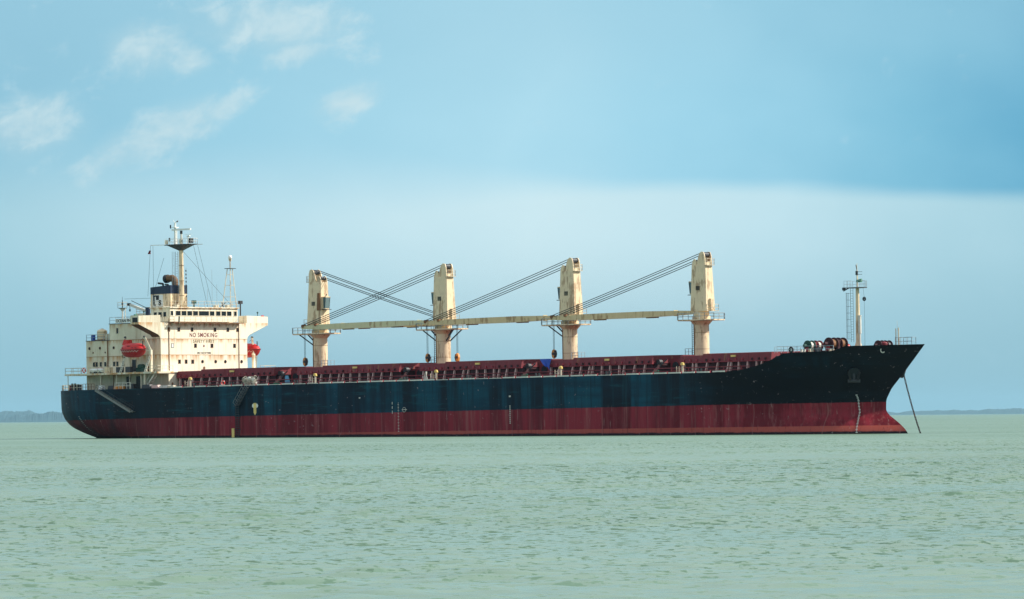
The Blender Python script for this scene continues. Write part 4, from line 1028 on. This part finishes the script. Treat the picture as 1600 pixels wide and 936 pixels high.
    for x, yy, w, h_, mt in ((-38.6, -13.7, .5, .8, 'white'), (-36.4, -13.2, .9, .7, 'steel_dark'), (-34.9, -13.6, .5, .6, 'hook'), (-33.6, -13.6, .5, .65, 'hook'), (-32.2, -13.0, 1.2, .9, 'steel_dark'), (-27.2, -13.9, 1.1, .7, 'steel_dark'), (-25.4, -13.6, .9, .6, 'oxide_pale'), (-23.4, -13.4, 1.2, .5, 'white_dirty'), (-21.6, -13.6, .8, .45, 'rail')):
        MB().hexa([(x-w, yy-.4, 8.57), (x+w, yy-.4, 8.57), (x+w, yy+.4, 8.57), (x-w, yy+.4, 8.57), (x-w*.8, yy-.35, 8.57+h_), (x+w*.8, yy-.35, 8.57+h_), (x+w*.8, yy+.35, 8.57+h_), (x-w*.8, yy+.35, 8.57+h_)]).build('deck_locker', mt, ship, 0)
    drum_winch(-50.5, -3.5, 8.57, .8, ('steel_dark', 'rail', 'steel_dark'))
fore_gear()

def hull_marks():
    def hp(x, z, off=.02): return Vector((x, -half(x, z)-off, z))
    # find X on the starboard shell that shows at a given sideways place; draught figures climb the shell
    d = MB()
    for i, z in enumerate(np.arange(-1.0, 4.8, .22)):
        x = lerp([(-1.25, 119.54), (-.6, 119.43), (.5, 119.22), (1.5, 118.92), (2.43, 118.8), (4.57, 118.79)], z)
        a = hp(x, z); w = .16 if i % 2 else .28
        n = Vector((.55, -.83, 0)); t = Vector((.83, .55, 0))
        d.bar(a-t*w*.5+n*.02, a+t*w*.5+n*.02, .05, .10)
    d.each('draught_mark', 'white', hull, 0)
    d = MB()
    for i, z in enumerate(np.arange(1.0, 4.2, .26)):
        x = -45.2+(4.2-z)*.55; a = hp(x, z, .03); d.box(a.x-.08, a.x+.10, a.y-.03, a.y+.03, z, z+.09)
    d.each('draught_mark', 'white_dirty', hull, 0)
    d = MB()
    for i, z in enumerate(np.arange(.5, 5.2, .24)):
        w = .07 if i % 2 else .13; d.box(32.6-w, 32.6+w, -15.30, -15.25, z, z+.08)
    d.torus((33.9, -15.27, 4.0), .38, .03, 'y').box(33.4, 34.5, -15.30, -15.25, 3.98, 4.06).box(31.2, 31.3, -15.30, -15.25, 3.4, 3.9).box(31.2, 31.3, -15.30, -15.25, 4.2, 4.6).box(31.2, 31.3, -15.30, -15.25, 4.9, 5.3)
    d.each('load_line_mark', 'white_dirty', hull, 0)
    d = MB()
    for x in (57.2,):
        for z in np.arange(1.4, 4.2, .3): d.box(x-.1, x+.1, -15.29, -15.25, z, z+.16)
        d.box(x-.18, x+.18, -15.29, -15.25, 5.6, 5.85)
    d.each('tug_mark', 'white_dirty', hull, 0)
    for x, z in ((23.9, 6.0),): MB().box(x-.15, x+.15, -15.29, -15.25, z, z+.18).build('discharge_flange', 'white_dirty', hull, 0)
    # pilot mark: pale disc with a yellow arrow, and pale patch at the waterline
    pm = MB().cyl((-.55, -15.29, 5.25), (-.55, -15.25, 5.25), .34, n=14).cyl((.15, -15.29, 5.25), (.15, -15.25, 5.25), .34, n=14).build('pilot_mark', 'white', hull)
    MB().prism([(-.5, 5.7), (.12, 5.7), (.12, 4.1), (-.19, 3.7), (-.5, 4.1)][::-1], 'y', -15.33, -15.30).build('pilot_mark_arrow', 'sign_yellow', pm, 0)
    MB().box(-5.75, -5.15, -15.30, -15.25, .1, 1.6).build('waterline_mark', 'sign_yellow', hull, 0)
    # starboard hawse with stowed anchor
    x = 119.8; z = 8.1; y = -half(x, z)
    n = Vector((.62, -.68, -.38)).normalized()
    c = Vector((x, y, z))
    hp_ = MB().cyl(c-n*.8, c+n*.45, 1.1, .95, 20).build('hawse_bolster', 'hull_plain', ship)
    # letter by the stem
    rim = MB()
    for t in np.linspace(.9, 5.4, 12):
        a = Vector((124.6, -half(124.6, 11.5)-.05, 11.45)); s = Vector((.72, .69, 0)).normalized()
        rim.ball(a+s*.32*cos(t)+Vector((0, 0, .36*sin(t))), .09, n=6, m=4)
    rim.build('fairlead_rim', 'white_dirty', hull)
    return c, n
HAW_C, HAW_N = hull_marks()

# ------------------------------------------------------------------ things carried by the ship
def build_anchor():
    c, n = HAW_C, HAW_N
    a = thing('anchor', 'stockless bow anchor drawn up in the starboard hawse pipe', 'anchor', c+n*.45)
    loc = Matrix.Identity(3); up = Vector((0, 0, 1)); t = up.cross(n).normalized(); w = n.cross(t)
    def q(i, j, k): return n*i+t*j+w*k
    MB().cyl(q(-.3, 0, .3), q(.3, 0, -.9), .2, n=10).build('shank', 'steel_dark', a)
    f = MB()
    for s in (-1, 1): f.hexa([q(.05, s*.35, -1.0), q(.5, s*.35, -1.0), q(.5, s*.75, -1.0), q(.05, s*.75, -1.0), q(.15, s*.75, .7), q(.35, s*.75, .7), q(.35, s*.95, .7), q(.15, s*.95, .7)])
    f.build('fluke', 'chain', a, 0)
    MB().cyl(q(.28, -.95, -1.05), q(.28, .95, -1.05), .26, n=12).build('crown', 'steel_dark', a)
build_anchor()
def build_chain():
    # port cable leading down from the far bow
    a = Vector((120.4, 5.9, 8.0)); b = Vector((123.75, 6.0, -1.8))
    o = thing('anchor_chain', 'dark anchor chain leading from the far bow down into the sea', 'chain', a)
    n = Vector((.62, .68, -.38)).normalized()
    MB().cyl(-n*1.9, n*.15, 1.05, .75, 18).build('hawse_bolster', 'hull_plain', o)
    d = b-a; L = d.length; k = 22; u = d.normalized(); s = u.cross(Vector((0, 0, 1))).normalized(); w = s.cross(u)
    la = MB(); lb = MB()
    for i in range(k):
        c = u*(L*(i+.5)/k) + Vector((0, 0, -1))*(.55*4*(i/k)*(1-i/k)); e = s if i % 2 else w
        pts = [c-u*.25-e*.09, c-u*.25+e*.09, c+u*.25+e*.09, c+u*.25-e*.09]
        m_ = MB().tube([tuple(p) for p in pts+[pts[0]]], .055, 6)
        m_.build('chain_link', 'chain', o)
build_chain()

def build_lifeboat(loc, label, sgn):
    """enclosed lifeboat: moulded hull, canopy with a conning hump, rubbing strake, ports, propeller guard"""
    t = thing('lifeboat', label, 'lifeboat', loc, 'red enclosed lifeboats')
    L, W, H = 2.75, 1.3, 1.45
    def shell(zs, top, n=20):
        V = []; F = []; m_ = len(zs)
        for i in range(n+1):
            s = -1+2*i/n; e = (1-abs(s)**2.6)
            for (z, wk, lk) in zs:
                V.append((s*L*lk, W*wk*max(.04, e)**.6, z+.22*s*s*(1 if z < .1 else -.6)))
        return V, m_, n
    def loft(rows):
        # rows: list of (z, width factor, length factor) from keel to rim; closed both sides
        n = 18; V = []; F = []
        for (z, wk, lk, dz) in rows:
            ring = []
            for i in range(n):
                a = 2*pi*i/n; cx = cos(a); sy_ = sin(a)
                ring.append((L*lk*math.copysign(abs(cx)**.8, cx), W*wk*math.copysign(abs(sy_)**.9, sy_), z+dz*abs(cx)**3))
            V += ring
        for r in range(len(rows)-1):
            for i in range(n): F.append((r*n+i, r*n+(i+1) % n, (r+1)*n+(i+1) % n, (r+1)*n+i))
        F.append(tuple(range(n-1, -1, -1))); F.append(tuple((len(rows)-1)*n+i for i in range(n)))
        return MB().add(V, F)
    h = loft([(-1.25, .12, .72, .25), (-1.05, .55, .82, .25), (-.6, .86, .92, .2), (0, 1.0, 1.0, .15)]).build('boat_hull', 'boat_hull_red', t)
    loft([(-.02, 1.03, 1.02, .15), (.10, 1.03, 1.02, .15)]).build('rubbing_strake', 'boat_red_dark', h, 0)
    c = loft([(.08, .97, .97, .15), (.55, .92, .90, .0), (.95, .72, .78, -.1), (1.18, .40, .60, -.15)]).build('canopy', 'boat_red', t)
    MB().prism([(-2.2, .9), (-.75, .95), (-.95, 1.72), (-1.75, 1.76)], 'y', -.55, .55).build('conning_tower', 'boat_red', c, 0)
    for x in (-1.5, -.7, .1, .9, 1.7): MB().box(x-.13, x+.13, -1.19, -1.05, .28, .46).build('port_light', 'boat_red_dark', c, 0)
    gl = MB()
    for x in np.arange(-2.1, 2.0, .6): gl.tube([(x, -1.22*(1-abs(x/2.75)**2.6)**.5-.03, -.08), (x+.3, -1.2*(1-abs((x+.3)/2.75)**2.6)**.5-.05, -.34), (x+.6, -1.22*(1-abs((x+.6)/2.75)**2.6)**.5-.03, -.08)], .03, 5)
    gl.build('grab_line', 'white_dirty', h)
    MB().box(-.35, .35, -1.17, -1.0, .15, .75).build('hatch_door', 'boat_red_dark', c, 0)
    MB().torus((-2.4, 0, -.95), .32, .05, 'x').build('propeller_guard', 'steel_dark', h)
    MB().bar((-2.3, 0, .6), (-2.3, 0, 1.5), .12).bar((2.3, 0, .6), (2.3, 0, 1.5), .12).build('lifting_hook', 'steel_dark', t, 0)
    return t
build_lifeboat((-31.0, -13.4, 15.15), 'red enclosed lifeboat slung under the near bridge wing above the boat deck', -1)
build_lifeboat((-30.6, 13.2, 15.15), 'red enclosed lifeboat half hidden behind the white bridge front on the far side', 1)
def davits():
    for s, xs in ((-1, (-33.6, -27.6)), (1, (-33.2, -28.6))):
        for x in xs:
            main = x > -30
            d = MB()
            if main:
                d.bar((x, s*12.6, 11.42), (x, s*12.6, 15.1), .42); d.bar((x, s*12.6, 15.0), (x-.9, s*13.2, 17.3), .30)
                d.bar((x, s*12.6, 14.9), (x-1.0, s*13.2, 15.2), .14)
            else:
                d.bar((x, s*11.4, 11.42), (x, s*12.2, 15.4), .26); d.bar((x, s*12.2, 15.3), (x+.4, s*13.3, 17.2), .24)
            dv = d.build('davit', 'house', ship, 0)
            sh = MB().cyl((x-(.9 if main else -.4), s*13.2-.1, 17.3), (x-(.9 if main else -.4), s*13.2+.1, 17.3), .22, n=12)
            sh.cyl((x-(.9 if main else -.4), s*13.3, 17.3), (x-(.9 if main else -.4)*1.6-.3, s*13.4, 16.6), .03, n=5); sh.build('davit_sheave', 'steel_dark', dv)
            # slanting runway with ladder bars
            MB().ladder((x-.55, s*13.5, 11.45), (x+.25 if main else x+.1, s*13.0, 14.2), .36, .4, .06, (1, 0, 0)).build('davit_runway', 'white_dirty', dv, 0)
        MB().cyl((-31.5, s*11.6, 12.3), (-30.5, s*11.6, 12.3), .5, n=16).box(-31.9, -30.1, s*11.6-.4, s*11.6+.4, 11.43, 12.2).build('boat_winch', 'green_dark', ship)
davits()

def small_things():
    ring = MB().torus((0, 0, 0), .36, .10, 'y', 20, 8).mesh('ring_body', 'life_ring')
    band = MB()
    for a in (pi/4, 3*pi/4, 5*pi/4, 7*pi/4): band.ball((.36*cos(a), 0, .36*sin(a)), .12, .12, .12, 8, 6)
    band = band.mesh('ring_band', 'white')
    for loc, lab in (((-8.4, -14.55, 9.15), 'red life ring hung at the deck edge abreast the aftermost hatch'),
                     ((-42.6, -13.98, 11.98), 'red life ring on the boat deck rail near the stern'),):
        t = thing('life_ring', lab, 'life ring', loc, 'red life rings on the rails')
        link('ring_body', ring, t); link('ring_band', band, t)
    can = MB().cyl((-.65, 0, .45), (.65, 0, .45), .36, n=16).ball((-.65, 0, .45), .22, .36, .36).ball((.65, 0, .45), .22, .36, .36).mesh('canister', 'white')
    crd = MB().box(-.55, -.4, -.4, .4, 0, .3).box(.4, .55, -.4, .4, 0, .3).mesh('cradle', 'steel_dark', 0)
    for i, (loc, lab) in enumerate((((-41.1, -13.1, 11.43), 'white liferaft canister, aftermost of the pair on the boat deck'), ((-39.4, -13.4, 11.43), 'white liferaft canister, foremost of the pair on the boat deck'))):
        t = thing('liferaft_canister', lab, 'liferaft', loc, 'liferaft canisters on the boat deck')
        link('canister', can, t); link('cradle', crd, t)
    dr = MB().cyl((0, 0, 0), (0, 0, .9), .3, n=16).torus((0, 0, .3), .3, .025, 'z').torus((0, 0, .6), .3, .025, 'z').mesh('drum_body', 'blue_tarp')
    ld = MB().cyl((0, 0, .9), (0, 0, .93), .28, n=16).mesh('drum_lid', 'navy')
    for loc, lab in (((-45.3, -9.3, 17.1), 'blue drum at the aft corner of the roof beside the cream tank'), ((-44.65, -9.7, 17.1), 'blue drum on the roof, the one nearest the cream tank')):
        t = thing('drum', lab, 'drum', loc, 'blue drums on the aft roof'); link('drum_body', dr, t); link('drum_lid', ld, t)
    # cloth pieces: folded sheets with real sag
    def cloth(name, label, loc, w, h, mat, seed, tilt=.5, nx=16, nz=14, shape=None, cat='tarpaulin', thick=.04):
        r = np.random.default_rng(seed); V = []; F = []
        ph = r.uniform(0, 6, 6)
        for j in range(nz+1):
            for i in range(nx+1):
                u = i/nx; v = j/nz
                x = (u-.5)*w; z = -v*h
                if shape: x, z = shape(u, v, w, h)
                y = -tilt*v*(1-.4*v)+.14*sin(7*u+ph[0]+3*v)*(.3+v)+.07*sin(15*u+ph[1])*(.4+v)
                V.append((x, y, z))
        n = len(V); V += [(x, y+thick, z) for x, y, z in V]
        st = nx+1
        for j in range(nz):
            for i in range(nx):
                a = j*st+i; F.append((a, a+st, a+st+1, a+1)); F.append((n+a, n+a+1, n+a+st+1, n+a+st))
        for i in range(nx): F.append((i, i+1, n+i+1, n+i)); a = nz*st+i; F.append((a+1, a, n+a, n+a+1))
        for j in range(nz): a = j*st; F.append((a+st, a, n+a, n+a+st)); a = j*st+nx; F.append((a, a+st, n+a+st, n+a))
        mb = MB(); mb.v = V; mb.f = F
        me = mb.mesh(name, mat, 60)
        o = link(name, me); o.matrix_world = SHIPM @ Matrix.Translation(Vector(loc)); return tag(o, label, cat)
    cloth('tarpaulin', 'bright blue tarpaulin hanging over the hatch end abaft the third crane', (59.0, -8.75, 11.62), 2.6, 1.9, 'blue_tarp', 2, .45,
          shape=lambda u, v, w, h: ((u-.5)*w*(1-.5*v)+.75*v*v, -v*h*(.55+.45*u)))
    cloth('tarpaulin', 'pale blue cloth bundle on the side deck at the first crane', (2.2, -10.2, 10.15), 1.3, 1.4, 'blue_pale', 4, .5,
          shape=lambda u, v, w, h: ((u-.5)*w*(.5+.6*v)+.4*v, -v*h))
    cloth('tarpaulin', 'dark green canvas cover slung on the bridge front walkway rail', (-26.45, -7.0, 20.75), 1.2, 1.0, 'green_dark', 5, -.3,
          shape=lambda u, v, w, h: ((u-.5)*.25, -v*h)).rotation_euler.z = .9
    cloth('tarpaulin', 'white canvas bundle on the side deck below the second crane', (36.0, -12.2, 10.1), .9, 1.3, 'white_dirty', 6, .3,
          shape=lambda u, v, w, h: ((u-.5)*w*(.35+.75*v), -v*h))
    f = cloth('signal_flag', 'small dark flag flying from the radar mast halyard', (-38.1, -2.5, 32.3), .45, .6, 'letter_red', 8, .1, cat='flag')
    # black anchor ball on its halyard by the foremast
    t = thing('anchor_ball', 'black anchor ball hoisted on a line beside the foremast', 'anchor ball', (117.9, -.2, 19.5))
    MB().torus((0, 0, 0), .26, .09, 'y', 18, 8).ball((0, 0, 0), .13).build('ball_shape', 'black', t)
    MB().cyl((0, 0, .3), (-.3, .1, 1.8), .018, n=5).cyl((0, 0, -.3), (-.1, .1, -7.2), .018, n=5).build('halyard', 'rope', t)
    # heap of netting and fenders at the pilot station
    t = thing('rope_heap', 'pale heap of netting and lines on the deck edge above the pilot ladder', 'netting', (-2.2, -14.4, 8.6))
    r = random.Random(3); hp = MB()
    for i in range(46):
        hp.torus((r.uniform(-1.5, 1.4), r.uniform(-.4, .4), r.uniform(.1, 1.45)*(1-.1)), r.uniform(.15, .42), .045, r.choice('xyz'), 10, 4)
    hp.build('coiled_line', 'net', t)
    b2 = MB()
    for x, z in ((-1.0, .95), (-.2, 1.1), (.7, .95), (1.0, .45)): b2.ball((x, .1, z), .42, .4, .4, 10, 7)
    b2.build('fender', 'white_dirty', t)
small_things()

def build_ladders():
    # stowed accommodation ladder slanting down the quarter
    def hy(x, z): return -half(x, z)-.35
    a = Vector((-38.4, hy(-38.4, 8.6), 8.55)); b = Vector((-29.3, hy(-29.3, 5.0)-.1, 4.75))
    t = thing('accommodation_ladder', 'grey accommodation ladder slanting down the dark stern quarter', 'ladder', a)
    e = b-a; s = Vector((0, 1, 0)); L = e.length; u = e.normalized(); up = Vector((-u.z, 0, u.x)).normalized()
    for k in (-.33, .33):
        MB().bar(s*k, e+s*k, .07, .36, tuple(up)).build('stringer', 'ladder_grey', t, 0)
    tr = MB()
    for i in range(1, 30): p = e*(i/30); tr.bar(p-s*.3, p+s*.3, .22, .04)
    tr.build('treads', 'ladder_grey', t, 0)
    rl = MB()
    for k in (-.33, .33):
        rl.bar(s*k+up*.95, e+s*k+up*.95, .045); rl.bar(s*k+up*.55, e+s*k+up*.55, .035)
        for i in range(9): p = e*(i/8)+s*k; rl.bar(p, p+up*.95, .04)
    rl.build('handrail', 'steel_dark', t, 0)
    MB().box(e.x-.2, e.x+.5, e.y-.4, e.y+.4, e.z-.05, e.z+.05).build('landing', 'ladder_grey', t, 0)
    # combination ladder amidships
    a = Vector((-1.3, -15.75, 8.5)); b = Vector((-3.9, -15.75, 5.3)); e = b-a
    t = thing('boarding_ladder', 'short dark boarding ladder hung from the deck edge above the rope ladder', 'ladder', a)
    L = e.length; u = e.normalized(); up = Vector((-u.z, 0, u.x)); up = up if up.z > 0 else -up
    for k in (-.3, .3): MB().bar(s*k, e+s*k, .06, .22, tuple(up)).build('stringer', 'steel_dark', t, 0)
    tr = MB()
    for i in range(1, 14): p = e*(i/14); tr.bar(p-s*.28, p+s*.28, .18, .05)
    for k in (-.3, .3):
        tr.bar(s*k+up*.9, e+s*k+up*.9, .04)
        for i in range(6): p = e*(i/5)+s*k; tr.bar(p, p+up*.9, .04)
    tr.build('treads', 'ladder_grey', t, 0)
    MB().box(e.x-.6, e.x+.1, -.45, .45, e.z-.05, e.z+.04).build('landing', 'steel_dark', t, 0)
    MB().ladder((e.x-.35, .1, e.z+1.0), (e.x-.35, .1, e.z-.05), .55, .3, .03, (1, 0, 0)).build('handrail', 'steel_dark', t, 0)
    t = thing('rope_ladder', 'black rope pilot ladder hanging down the red hull to the water', 'ladder', (-4.3, -15.36, 5.6))
    r = MB()
    for k in (-.36, .36): r.cyl((k, 0, 0), (k, 0, -5.5), .045, n=6)
    r.build('side_rope', 'black', t)
    st = MB().box(-.42, .42, -.06, .08, -.04, .04).mesh('step', 'steel_dark', 0); sp = MB().box(-.75, .75, -.05, .07, -.05, .05).mesh('spreader', 'black', 0)
    for i in range(15): link('spreader' if i in (5, 11) else 'step', sp if i in (5, 11) else st, t, (0, 0, -.25-.36*i))
build_ladders()

# ------------------------------------------------------------------ air
def build_haze():
    R = 52600; z0, z1 = -2.0, 150.0
    mb = MB().cyl((CAM.x, CAM.y, z0), (CAM.x, CAM.y, z1), R, R, 64)
    m = bpy.data.materials.new('haze'); m.use_nodes = True; g = NT(m.node_tree); out = g.n('ShaderNodeOutputMaterial')
    v = g.n('ShaderNodeVolumePrincipled'); v.inputs['Color'].default_value = (.45, .80, 1.0, 1); v.inputs['Density'].default_value = 1.2e-5; v.inputs['Anisotropy'].default_value = .2
    g.t.links.new(v.outputs[0], out.inputs['Volume']); MATS['haze'] = m
    o = mb.build('haze', 'haze', None, 0); tag(o, kind='stuff')
build_haze()
